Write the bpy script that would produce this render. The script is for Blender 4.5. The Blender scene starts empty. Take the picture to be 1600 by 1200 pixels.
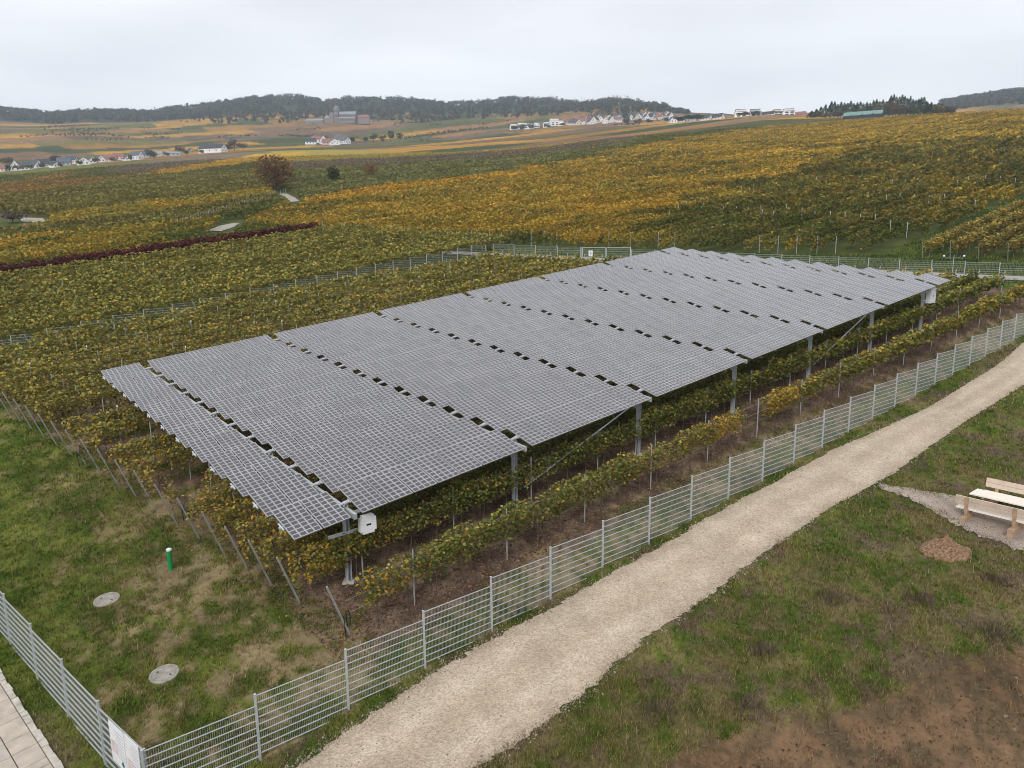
import bpy, bmesh, math
import numpy as np
from mathutils import Matrix, Vector
rng = np.random.default_rng(7)
R_ = math.radians
# ------------------------------------------------------------------ calibration (photo pixels are 1600 x 1200)
FPX, PITCH, ROLL = 1189.04, .1977, -.01
SC = 1.04                                   # metres per unit of the fit (module pitch)
HC = 14.33 * SC                             # drone height above the ground under it
YAW = .6976
UV = np.array([math.cos(YAW), math.sin(YAW), 0.]); VV = np.array([-math.sin(YAW), math.cos(YAW), 0.])
S1, S2 = .1148, .0731                       # slope of the canopy along its length and across it
S1G, S2G = .1045, .0731                     # slope of the ground
OC = np.array([-6.7134, 21.9019, -9.1775]) * SC + np.array([0, 0, HC])   # near low corner of the canopy
GRAD = (S1G * UV + S2G * VV)[:2]
U1 = UV + np.array([0, 0, S1]); V1 = VV + np.array([0, 0, S2])

sc = bpy.context.scene
# ------------------------------------------------------------------ camera
cp, sp = math.cos(PITCH), math.sin(PITCH)
F_ = np.array([0, cp, -sp]); R0 = np.array([1., 0, 0]); U0 = np.cross(R0, F_)
RC = math.cos(ROLL) * R0 + math.sin(ROLL) * U0
UC = -math.sin(ROLL) * R0 + math.cos(ROLL) * U0
cam = bpy.data.cameras.new('camera'); camo = bpy.data.objects.new('camera', cam)
sc.collection.objects.link(camo)
M = Matrix([[RC[0], UC[0], -F_[0], 0], [RC[1], UC[1], -F_[1], 0], [RC[2], UC[2], -F_[2], HC], [0, 0, 0, 1]])
camo.matrix_world = M
cam.sensor_fit = 'HORIZONTAL'; cam.sensor_width = 36; cam.lens = 36 * FPX / 1600
cam.clip_start = .5; cam.clip_end = 20000
sc.camera = camo
# ------------------------------------------------------------------ world, sun, exposure
SUN_EL, SUN_AZ = R_(38), R_(200)            # azimuth clockwise from +Y: behind the camera, slightly left
w = bpy.data.worlds.new('World'); sc.world = w; w.use_nodes = True
nt = w.node_tree; nt.nodes.clear()
wo = nt.nodes.new('ShaderNodeOutputWorld')
sky = nt.nodes.new('ShaderNodeTexSky'); sky.sky_type = 'NISHITA'; sky.sun_disc = False
sky.sun_elevation = SUN_EL; sky.sun_rotation = SUN_AZ
b1 = nt.nodes.new('ShaderNodeBackground'); b1.inputs[1].default_value = .1
b2 = nt.nodes.new('ShaderNodeBackground'); b2.inputs[1].default_value = .86
nt.links.new(sky.outputs[0], b1.inputs[0])
tc = nt.nodes.new('ShaderNodeTexCoord'); mp = nt.nodes.new('ShaderNodeMapping')
mp.inputs['Scale'].default_value = (1, 1, 4.5)
nz = nt.nodes.new('ShaderNodeTexNoise'); nz.inputs['Scale'].default_value = 1.7; nz.inputs['Detail'].default_value = 5; nz.inputs['Roughness'].default_value = .45
cr = nt.nodes.new('ShaderNodeValToRGB')
cr.color_ramp.elements[0].position = .34; cr.color_ramp.elements[0].color = (.64, .64, .675, 1)
cr.color_ramp.elements[1].position = .64; cr.color_ramp.elements[1].color = (.90, .893, .912, 1)
nt.links.new(tc.outputs['Generated'], mp.inputs[0]); nt.links.new(mp.outputs[0], nz.inputs['Vector'])
nt.links.new(nz.outputs[0], cr.inputs[0]); nt.links.new(cr.outputs[0], b2.inputs[0])
mx = nt.nodes.new('ShaderNodeMixShader'); mx.inputs[0].default_value = .93
nt.links.new(b1.outputs[0], mx.inputs[1]); nt.links.new(b2.outputs[0], mx.inputs[2]); nt.links.new(mx.outputs[0], wo.inputs[0])
sl = bpy.data.lights.new('sun', 'SUN'); sl.energy = 1.3; sl.angle = R_(25); sl.color = (1, .97, .92)
so = bpy.data.objects.new('sun', sl); sc.collection.objects.link(so)
sd = Vector((math.sin(SUN_AZ) * math.cos(SUN_EL), math.cos(SUN_AZ) * math.cos(SUN_EL), math.sin(SUN_EL)))
so.rotation_euler = sd.to_track_quat('Z', 'Y').to_euler()
vs = sc.view_settings; vs.view_transform = 'Standard'; vs.look = 'None'; vs.exposure = 0.68; vs.gamma = 1; vs.use_curve_mapping = False
sc.cycles.use_denoising = True; sc.cycles.filter_width = .95
sc.cycles.max_bounces = 5; sc.cycles.diffuse_bounces = 3; sc.cycles.glossy_bounces = 2; sc.cycles.transmission_bounces = 3
sc.cycles.volume_bounces = 1; sc.cycles.transparent_max_bounces = 6
sc.cycles.caustics_reflective = False; sc.cycles.caustics_refractive = False

# ------------------------------------------------------------------ geometry helpers
def ray(x, y): return F_ + RC * (x - 800) / FPX + UC * (600 - y) / FPX
def project(P):
    Q = np.asarray(P, float) - np.array([0, 0, HC]); d = Q @ F_
    d = np.where(d < .5, .5, d)
    return 800 + FPX * (Q @ RC) / d, 600 - FPX * (Q @ UC) / d
def hash2(ix, iy, s):
    h = (ix.astype(np.int64) * 374761393 + iy.astype(np.int64) * 668265263 + s * 974634777) & 0x7fffffff
    h = ((h ^ (h >> 13)) * 1274126177) & 0x7fffffff
    return ((h ^ (h >> 16)) & 0xffff) / 65535.
def vnoise(x, y, s=0):
    ix = np.floor(x); iy = np.floor(y); fx = x - ix; fy = y - iy
    fx = fx * fx * (3 - 2 * fx); fy = fy * fy * (3 - 2 * fy)
    a = hash2(ix, iy, s); b = hash2(ix + 1, iy, s); c = hash2(ix, iy + 1, s); d = hash2(ix + 1, iy + 1, s)
    return (a * (1 - fx) + b * fx) * (1 - fy) + (c * (1 - fx) + d * fx) * fy
def fbm(x, y, s=0, o=4):
    t = 0; a = .5; n = 0
    for i in range(o):
        t = t + a * vnoise(x, y, s + i * 17); n += a; a *= .55; x = x * 2.03 + 3.1; y = y * 2.03 + 7.7
    return t / n
def sstep(a, b, x):
    t = np.clip((x - a) / (b - a), 0, 1); return t * t * (3 - 2 * t)

# ------------------------------------------------------------------ terrain height
COLS = [-300, 0, 200, 400, 600, 800, 1000, 1200, 1400, 1600, 1900]
DK = [450, 600, 750, 850, 1000, 1300, 1600, 2000, 2400, 3000]
YT = {-300: [303, 285, 276, 278, 264, 240, 221, 200, 188, 192], 0: [295, 277, 268, 270, 256, 232, 213, 193, 182, 186],
      200: [279, 262, 250, 254, 246, 224, 206, 190, 177, 180], 400: [266, 252, 239, 237, 233, 215, 200, 178, 163, 165],
      600: [257, 246, 236, 233, 229, 213, 199, 178, 162, 164], 800: [245, 236, 227, 222, 213, 199, 190, 172, 160, 164],
      1000: [226, 214, 207, 203, 197, 186, 176, 163, 163, 168], 1200: [218, 200, 189, 184, 177, 178, 182, 185, 185, 186],
      1400: [205, 184, 182, 183, 185, 187, 187, 180, 172, 172], 1600: [190, 172.5, 176, 178, 178, 176, 172, 158, 141, 146],
      1900: [188, 168, 172, 174, 174, 170, 164, 148, 134, 140]}
_az = []; _tab = []
for c in COLS:
    r0 = ray(c, 220); az = math.atan2(r0[0], r0[1]); _az.append(az)
    row = []
    for d, y in zip(DK, YT[c]):
        r = ray(c, y); row.append(HC + d * r[2] / math.hypot(r[0], r[1]) - d * (GRAD[0] * math.sin(az) + GRAD[1] * math.cos(az)))
    _tab.append([0, 0] + row)                # deviation from the near plane, zero up to 220 m
LK = np.log(np.array([20, 220] + DK, float)); _tab = np.array(_tab); _az = np.array(_az)
AZG = np.linspace(_az[0], _az[-1], 241); LG = np.linspace(math.log(20), math.log(3000), 260)
t1 = np.array([np.interp(LG, LK, row) for row in _tab])
t2 = np.array([np.interp(AZG, _az, t1[:, k]) for k in range(len(LG))]).T
def blur(a, n, ax):
    k = np.hanning(2 * n + 3)[1:-1]; k /= k.sum()
    p = np.pad(a, [(n, n) if i == ax else (0, 0) for i in range(2)], mode='edge')
    return np.apply_along_axis(lambda v: np.convolve(v, k, 'valid'), ax, p)
t2 = blur(blur(t2, 8, 0), 4, 1)
t2 = t2 * sstep(math.log(170), math.log(260), LG)[None, :]
RX = np.array([-300, 0, 85, 150, 240, 300, 350, 400, 470, 510, 560, 650, 700, 760, 800, 860, 905, 960, 1000, 1045, 1080, 1130])
RY = np.array([188, 180, 188, 182, 184, 178, 171, 164, 163, 169, 165, 165, 171, 168, 162, 164, 169, 162, 165, 173, 180, 184])
_RA = np.array([math.atan2(ray(c, 200)[0], ray(c, 200)[1]) for c in RX])
_RD = np.interp(RX, COLS, [YT[c][7] * .5 + YT[c][8] * .5 for c in COLS]) - RY       # pixels the ridge must rise
def ground(x, y):
    x = np.asarray(x, float); y = np.asarray(y, float)
    d = np.hypot(x, y); az = np.arctan2(x, y)
    a = np.clip((az - AZG[0]) / (AZG[-1] - AZG[0]) * 240, 0, 239.999); l = np.clip((np.log(np.maximum(d, 20)) - LG[0]) / (LG[-1] - LG[0]) * 259, 0, 258.999)
    i = a.astype(int); j = l.astype(int); fa = a - i; fl = l - j
    dev = (t2[i, j] * (1 - fa) + t2[i + 1, j] * fa) * (1 - fl) + (t2[i, j + 1] * (1 - fa) + t2[i + 1, j + 1] * fa) * fl
    z = GRAD[0] * x + GRAD[1] * y
    back = np.clip((np.abs(az) - 1.0) / .5, 0, 1)
    z = np.where(z < -8, -8 - 25 * (1 - np.exp((z + 8) / 25)), z)
    rid = np.interp(az, _RA, _RD, right=0) / FPX * d * sstep(1750, 2150, d) * (az < _RA[-1])
    roll = (fbm(x / 330, y / 330, 301, 3) - .5) * 30 * sstep(930, 1250, d) * sstep(2000, 1700, d)
    return z + (dev + rid + roll) * (1 - back)
def P(u, v, h=0.):
    p = OC[:2] + u * UV[:2] + v * VV[:2]
    return Vector((p[0], p[1], float(ground(p[0], p[1])) + h))
def uv_of(x, y):
    return (x - OC[0]) * UV[0] + (y - OC[1]) * UV[1], (x - OC[0]) * VV[0] + (y - OC[1]) * VV[1]
def px_plane(x, y):                          # photo pixel -> point on the near ground plane
    r = ray(x, y); k = HC / (GRAD[0] * r[0] + GRAD[1] * r[1] - r[2]); return np.array([r[0] * k, r[1] * k])
def px_at(x, d, y=220):                      # photo column -> ground point at distance d
    r = ray(x, y); h = math.hypot(r[0], r[1]); X, Y = r[0] / h * d, r[1] / h * d
    return Vector((X, Y, float(ground(X, Y))))

# ------------------------------------------------------------------ materials
MATS = {}
def new_mat(name):
    m = bpy.data.materials.new(name); m.use_nodes = True; MATS[name] = m
    return m, m.node_tree, m.node_tree.nodes['Principled BSDF']
def plain(name, col, rough=.6, metal=0., var=.15, scale=6., bump=0., coat=0., spec=.5):
    m, t, p = new_mat(name)
    p.inputs['Roughness'].default_value = rough; p.inputs['Metallic'].default_value = metal
    p.inputs['Coat Weight'].default_value = coat; p.inputs['Specular IOR Level'].default_value = spec
    tc = t.nodes.new('ShaderNodeTexCoord'); n = t.nodes.new('ShaderNodeTexNoise'); n.inputs['Scale'].default_value = scale; n.inputs['Detail'].default_value = 6
    t.links.new(tc.outputs['Object'], n.inputs['Vector'])
    r = t.nodes.new('ShaderNodeValToRGB')
    r.color_ramp.elements[0].position = .3; r.color_ramp.elements[1].position = .7
    r.color_ramp.elements[0].color = [c * (1 - var) for c in col] + [1]; r.color_ramp.elements[1].color = [min(1, c * (1 + var)) for c in col] + [1]
    t.links.new(n.outputs[0], r.inputs[0]); t.links.new(r.outputs[0], p.inputs['Base Color'])
    if bump:
        b = t.nodes.new('ShaderNodeBump'); b.inputs['Strength'].default_value = bump; b.inputs['Distance'].default_value = .02
        t.links.new(n.outputs[0], b.inputs['Height']); t.links.new(b.outputs[0], p.inputs['Normal'])
    return m
def leafmat(name, trans=.3, rough=.55, spec=.3):
    m, t, p = new_mat(name)
    a = t.nodes.new('ShaderNodeAttribute'); a.attribute_name = 'Col'
    p.inputs['Roughness'].default_value = rough; p.inputs['Specular IOR Level'].default_value = spec
    t.links.new(a.outputs['Color'], p.inputs['Base Color'])
    tr = t.nodes.new('ShaderNodeBsdfTranslucent'); t.links.new(a.outputs['Color'], tr.inputs[0])
    mxs = t.nodes.new('ShaderNodeMixShader'); mxs.inputs[0].default_value = trans
    t.links.new(p.outputs[0], mxs.inputs[1]); t.links.new(tr.outputs[0], mxs.inputs[2])
    t.links.new(mxs.outputs[0], t.nodes['Material Output'].inputs[0])
    return m
leafmat('leaf', .3, .6, .15); leafmat('grass', .25, .7, .08); leafmat('dry', .1, .8, .1); leafmat('far_leaf', .28, .9, .03)
plain('galvanised', (.52, .55, .57), .42, .35, .12, 9); plain('fence_zinc', (.47, .50, .505), .5, .25, .15, 14)
plain('alu', (.48, .48, .51), .4, .4, .08, 20); plain('white_plastic', (.8, .8, .8), .35, 0, .04, 3)
plain('white_print', (.74, .74, .76), .4, 0, .06, 5); plain('print_grey', (.45, .46, .5), .5); plain('print_teal', (.02, .12, .13), .5); plain('print_pink', (.62, .52, .52), .5)
plain('black_rubber', (.015, .015, .017), .5); plain('pipe_green', (.01, .24, .07), .35, 0, .12, 8); plain('steel_post', (.34, .35, .35), .5, .4, .25, 12)
plain('vine_wood', (.10, .07, .05), .9, 0, .35, 12, .6); plain('bark', (.07, .055, .045), .9, 0, .35, 3, .6)
plain('wood_pale', (.60, .48, .38), .6, 0, .12, 5); plain('wood_top', (.80, .72, .62), .5, 0, .06, 4); plain('wood_dark', (.40, .27, .17), .65, 0, .2, 5)
plain('concrete', (.40, .36, .31), .85, 0, .22, 2.2, .4); plain('slab', (.44, .38, .31), .85, 0, .2, 3., .4); plain('cover', (.27, .245, .21), .8, 0, .3, 7., .5)
plain('kerb_stone', (.46, .42, .36), .85, 0, .25, 3.5, .5)
for n_, c_ in dict(wall_white=(.78, .77, .75), wall_cream=(.66, .60, .50), wall_grey=(.42, .42, .43), wall_rose=(.60, .47, .43), stone_abbey=(.21, .165, .145),
                   roof_slate=(.055, .06, .08), roof_dark=(.035, .036, .045), roof_red=(.24, .10, .08), roof_blue=(.085, .10, .13), roof_pale=(.22, .255, .29), roof_green=(.15, .25, .22), glass_dark=(.03, .035, .045)).items():
    plain(n_, c_, .7 if n_[0] != 'g' else .2, 0, .12, .35)
# photovoltaic glass: pale translucent sheet under clear glass, dark cells
m, t, p = new_mat('panel_glass'); p.inputs['Base Color'].default_value = (.34, .34, .36, 1); p.inputs['Roughness'].default_value = .5
p.inputs['Coat Weight'].default_value = 1; p.inputs['Coat Roughness'].default_value = .04; p.inputs['Coat IOR'].default_value = 1.62
g_ = t.nodes.new('ShaderNodeNewGeometry'); vn = t.nodes.new('ShaderNodeTexNoise'); vn.inputs['Scale'].default_value = .7; vn.inputs['Detail'].default_value = 5; t.links.new(g_.outputs['Position'], vn.inputs['Vector'])
rr = t.nodes.new('ShaderNodeValToRGB'); rr.color_ramp.elements[0].position = .3; rr.color_ramp.elements[1].position = .7; rr.color_ramp.elements[0].color = (.34, .34, .355, 1); rr.color_ramp.elements[1].color = (.49, .49, .51, 1)
t.links.new(vn.outputs[0], rr.inputs[0]); t.links.new(rr.outputs[0], p.inputs['Base Color'])
tr = t.nodes.new('ShaderNodeBsdfTranslucent'); tr.inputs[0].default_value = (.75, .75, .75, 1)
mxs = t.nodes.new('ShaderNodeMixShader'); mxs.inputs[0].default_value = .3
t.links.new(p.outputs[0], mxs.inputs[1]); t.links.new(tr.outputs[0], mxs.inputs[2]); t.links.new(mxs.outputs[0], t.nodes['Material Output'].inputs[0])
m, t, p = new_mat('cell'); p.inputs['Roughness'].default_value = .35; p.inputs['Coat Weight'].default_value = 1; p.inputs['Coat Roughness'].default_value = .04; p.inputs['Coat IOR'].default_value = 1.5
g_ = t.nodes.new('ShaderNodeNewGeometry'); vn = t.nodes.new('ShaderNodeTexNoise'); vn.inputs['Scale'].default_value = 1.1; vn.inputs['Detail'].default_value = 4
rr = t.nodes.new('ShaderNodeValToRGB'); rr.color_ramp.elements[0].position = .32; rr.color_ramp.elements[1].position = .68
rr.color_ramp.elements[0].color = (.012, .011, .017, 1); rr.color_ramp.elements[1].color = (.034, .028, .030, 1)
t.links.new(g_.outputs['Position'], vn.inputs['Vector']); t.links.new(vn.outputs[0], rr.inputs[0]); t.links.new(rr.outputs[0], p.inputs['Base Color'])
# ground: zone colours from the terrain vertices, broken up by noise
m, t, p = new_mat('ground'); p.inputs['Roughness'].default_value = .95; p.inputs['Specular IOR Level'].default_value = .03
a = t.nodes.new('ShaderNodeAttribute'); a.attribute_name = 'Col'; g_ = t.nodes.new('ShaderNodeNewGeometry')
n1 = t.nodes.new('ShaderNodeTexNoise'); n1.inputs['Scale'].default_value = 5; n1.inputs['Detail'].default_value = 9; n1.inputs['Roughness'].default_value = .7
n2 = t.nodes.new('ShaderNodeTexNoise'); n2.inputs['Scale'].default_value = .35; n2.inputs['Detail'].default_value = 6
for q in (n1, n2): t.links.new(g_.outputs['Position'], q.inputs['Vector'])
ma = t.nodes.new('ShaderNodeMath'); ma.operation = 'ADD'; t.links.new(n1.outputs[0], ma.inputs[0]); t.links.new(n2.outputs[0], ma.inputs[1])
mr = t.nodes.new('ShaderNodeMapRange'); mr.inputs[1].default_value = .65; mr.inputs[2].default_value = 1.35; mr.inputs[3].default_value = .5; mr.inputs[4].default_value = 1.5
t.links.new(ma.outputs[0], mr.inputs[0])
mm = t.nodes.new('ShaderNodeVectorMath'); mm.operation = 'SCALE'; t.links.new(a.outputs['Color'], mm.inputs[0]); t.links.new(mr.outputs[0], mm.inputs['Scale'])
t.links.new(mm.outputs[0], p.inputs['Base Color'])
b = t.nodes.new('ShaderNodeBump'); b.inputs['Strength'].default_value = .7; b.inputs['Distance'].default_value = .06
t.links.new(n1.outputs[0], b.inputs['Height']); t.links.new(b.outputs[0], p.inputs['Normal'])
# gravel path
def gravel(name, c0, c1, c2):
    m, t, p = new_mat(name); p.inputs['Roughness'].default_value = .95; p.inputs['Specular IOR Level'].default_value = .2
    g_ = t.nodes.new('ShaderNodeNewGeometry')
    v = t.nodes.new('ShaderNodeTexVoronoi'); v.inputs['Scale'].default_value = 22
    n = t.nodes.new('ShaderNodeTexNoise'); n.inputs['Scale'].default_value = .8; n.inputs['Detail'].default_value = 8; n.inputs['Roughness'].default_value = .65
    for q in (v, n): t.links.new(g_.outputs['Position'], q.inputs['Vector'])
    r = t.nodes.new('ShaderNodeValToRGB'); e = r.color_ramp.elements
    e[0].position = .3; e[0].color = (*c0, 1); e[1].position = .72; e[1].color = (*c1, 1)
    t.links.new(n.outputs[0], r.inputs[0])
    sp_ = t.nodes.new('ShaderNodeSeparateColor'); t.links.new(v.outputs['Color'], sp_.inputs[0])
    mr = t.nodes.new('ShaderNodeMapRange'); mr.inputs[3].default_value = .76; mr.inputs[4].default_value = 1.2; t.links.new(sp_.outputs[0], mr.inputs[0])
    mm = t.nodes.new('ShaderNodeVectorMath'); mm.operation = 'SCALE'; t.links.new(r.outputs[0], mm.inputs[0]); t.links.new(mr.outputs[0], mm.inputs['Scale'])
    at_ = t.nodes.new('ShaderNodeAttribute'); at_.attribute_name = 'Col'; m2 = t.nodes.new('ShaderNodeVectorMath'); m2.operation = 'MULTIPLY'; t.links.new(mm.outputs[0], m2.inputs[0]); t.links.new(at_.outputs['Color'], m2.inputs[1]); t.links.new(m2.outputs[0], p.inputs['Base Color'])
    b = t.nodes.new('ShaderNodeBump'); b.inputs['Strength'].default_value = .7; b.inputs['Distance'].default_value = .03
    t.links.new(v.outputs['Distance'], b.inputs['Height']); t.links.new(b.outputs[0], p.inputs['Normal'])
gravel('gravel', (.41, .33, .25), (.56, .47, .365), None); gravel('rubble', (.24, .19, .155), (.42, .35, .29), None); gravel('lane', (.30, .27, .23), (.42, .38, .33), None)
plain('soil', (.21, .125, .07), .95, 0, .65, 14, 1.)

# ------------------------------------------------------------------ object helpers
COL = sc.collection
def tag(o, label=None, cat=None, group=None, kind=None):
    if label: o['label'] = label
    if cat: o['category'] = cat
    if group: o['group'] = group
    if kind: o['kind'] = kind
    return o
def link(name, me, parent=None, loc=None):
    o = bpy.data.objects.new(name, me); COL.objects.link(o)
    if parent: o.parent = parent
    if loc is not None: o.location = loc
    return o
def empty(name, loc=(0, 0, 0), rz=0):
    o = link(name, None); o.location = loc; o.rotation_euler = (0, 0, rz); o.empty_display_size = .2
    return o
class MB:
    """collects shapes into one mesh"""
    def __init__(s): s.v = []; s.f = []; s.m = []
    def add(s, vs, fs, mi=0):
        b = len(s.v); s.v += [tuple(map(float, q)) for q in vs]; s.f += [tuple(b + i for i in f) for f in fs]; s.m += [mi] * len(fs); return s
    def box(s, lo, hi, mi=0):
        x0, y0, z0 = lo; x1, y1, z1 = hi
        return s.add([(x0, y0, z0), (x1, y0, z0), (x1, y1, z0), (x0, y1, z0), (x0, y0, z1), (x1, y0, z1), (x1, y1, z1), (x0, y1, z1)],
                     [(3, 2, 1, 0), (4, 5, 6, 7), (0, 1, 5, 4), (1, 2, 6, 5), (2, 3, 7, 6), (3, 0, 4, 7)], mi)
    def frame(s, o, ex, ey, ez, mi=0):       # parallelepiped from corner o
        o, ex, ey, ez = map(np.asarray, (o, ex, ey, ez))
        c = [o, o + ex, o + ex + ey, o + ey]
        return s.add(c + [q + ez for q in c], [(3, 2, 1, 0), (4, 5, 6, 7), (0, 1, 5, 4), (1, 2, 6, 5), (2, 3, 7, 6), (3, 0, 4, 7)], mi)
    def bar(s, a, b, w, h=None, mi=0):
        a = Vector(a); b = Vector(b); d = (b - a); L = d.length; d.normalize(); h = h or w
        up = Vector((0, 0, 1)) if abs(d.z) < .95 else Vector((1, 0, 0))
        x = d.cross(up).normalized(); y = x.cross(d)
        return s.frame(a - x * w / 2 - y * h / 2, x * w, y * h, d * L, mi)
    def tube(s, a, b, r0, r1=None, n=8, mi=0, cap=True):
        a = Vector(a); b = Vector(b); d = (b - a).normalized(); r1 = r0 if r1 is None else r1
        up = Vector((0, 0, 1)) if abs(d.z) < .95 else Vector((1, 0, 0))
        x = d.cross(up).normalized(); y = x.cross(d)
        vs = [a + (x * math.cos(i * 6.28319 / n) + y * math.sin(i * 6.28319 / n)) * r0 for i in range(n)] + [b + (x * math.cos(i * 6.28319 / n) + y * math.sin(i * 6.28319 / n)) * r1 for i in range(n)]
        fs = [(i, (i + 1) % n, n + (i + 1) % n, n + i) for i in range(n)]
        if cap: fs += [tuple(range(n - 1, -1, -1)), tuple(range(n, 2 * n))]
        return s.add(vs, fs, mi)
    def mesh(s, name, *mats):
        me = bpy.data.meshes.new(name); me.from_pydata(s.v, [], s.f)
        for q in mats: me.materials.append(MATS[q])
        if len(mats) > 1: me.polygons.foreach_set('material_index', s.m)
        me.update(); return me
    def build(s, name, mat, parent=None, loc=None):
        mats = [mat] if isinstance(mat, str) else mat
        return link(name, s.mesh(name, *mats), parent, loc)
def poly_mesh(name, verts, nper, cols, mat):
    """verts (N*nper,3) as N separate polygons, cols (N,3) per polygon"""
    n = len(verts) // nper
    me = bpy.data.meshes.new(name); me.vertices.add(n * nper); me.vertices.foreach_set('co', np.ascontiguousarray(verts, np.float32).ravel())
    me.loops.add(n * nper); me.loops.foreach_set('vertex_index', np.arange(n * nper, dtype=np.int32))
    me.polygons.add(n); me.polygons.foreach_set('loop_start', np.arange(0, n * nper, nper, dtype=np.int32))
    me.polygons.foreach_set('loop_total', np.full(n, nper, np.int32))
    a = me.color_attributes.new('Col', 'FLOAT_COLOR', 'POINT')
    c = np.ones((n * nper, 4), np.float32); c[:, :3] = np.repeat(np.clip(cols, 0, 1), nper, 0); a.data.foreach_set('color', c.ravel())
    me.materials.append(MATS[mat]); me.update(calc_edges=True); return me
def cards(Pt, size, up=.35, asp=1.0):
    """randomly turned leaf faces: diamond-like quads"""
    n = len(Pt); nrm = rng.normal(size=(n, 3)); nrm[:, 2] = np.abs(nrm[:, 2]) + up * 2
    nrm /= np.linalg.norm(nrm, axis=1)[:, None]
    t = rng.normal(size=(n, 3)); t -= (t * nrm).sum(1)[:, None] * nrm; t /= np.linalg.norm(t, axis=1)[:, None]
    b = np.cross(nrm, t); s = np.asarray(size)[:, None] * .5
    k = rng.uniform(.55, .9, (n, 1))
    q = np.stack([Pt - t * s * asp, Pt - b * s * k + nrm * s * .25, Pt + t * s * asp * 1.1, Pt + b * s * k + nrm * s * .25], 1)
    return q.reshape(-1, 3)
LEAFC = dict(green=(.088, .120, .024), olive=(.170, .160, .038), dark=(.042, .056, .020), yellow=(.46, .30, .04), orange=(.44, .21, .035), brown=(.18, .105, .042), rust=(.21, .075, .03), red=(.22, .03, .02), wine=(.065, .014, .018), pale=(.27, .26, .075), grey=(.17, .135, .115))
LN = list(LEAFC); LC = np.array([LEAFC[k] for k in LN])
def pick(n, mix):
    ks = [LN.index(k) for k in mix]; pr = np.array(list(mix.values()), float); pr /= pr.sum()
    c = LC[rng.choice(ks, n, p=pr)]
    return c * rng.uniform(.7, 1.3, (n, 1)) * (1 + rng.normal(0, .06, (n, 3)))
ORD = 'first second third fourth fifth sixth seventh eighth ninth tenth eleventh twelfth thirteenth fourteenth fifteenth sixteenth seventeenth eighteenth nineteenth twentieth twenty-first twenty-second twenty-third twenty-fourth twenty-fifth twenty-sixth twenty-seventh twenty-eighth twenty-ninth thirtieth thirty-first thirty-second thirty-third thirty-fourth thirty-fifth thirty-sixth thirty-seventh thirty-eighth thirty-ninth fortieth'.split()
def inpoly(x, y, poly):
    c = np.zeros(x.shape, bool); n = len(poly)
    for i in range(n):
        x0, y0 = poly[i]; x1, y1 = poly[(i + 1) % n]
        if y0 == y1: continue
        k = ((y0 > y) != (y1 > y)) & (x < (x1 - x0) * (y - y0) / (y1 - y0) + x0); c ^= k
    return c

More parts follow.
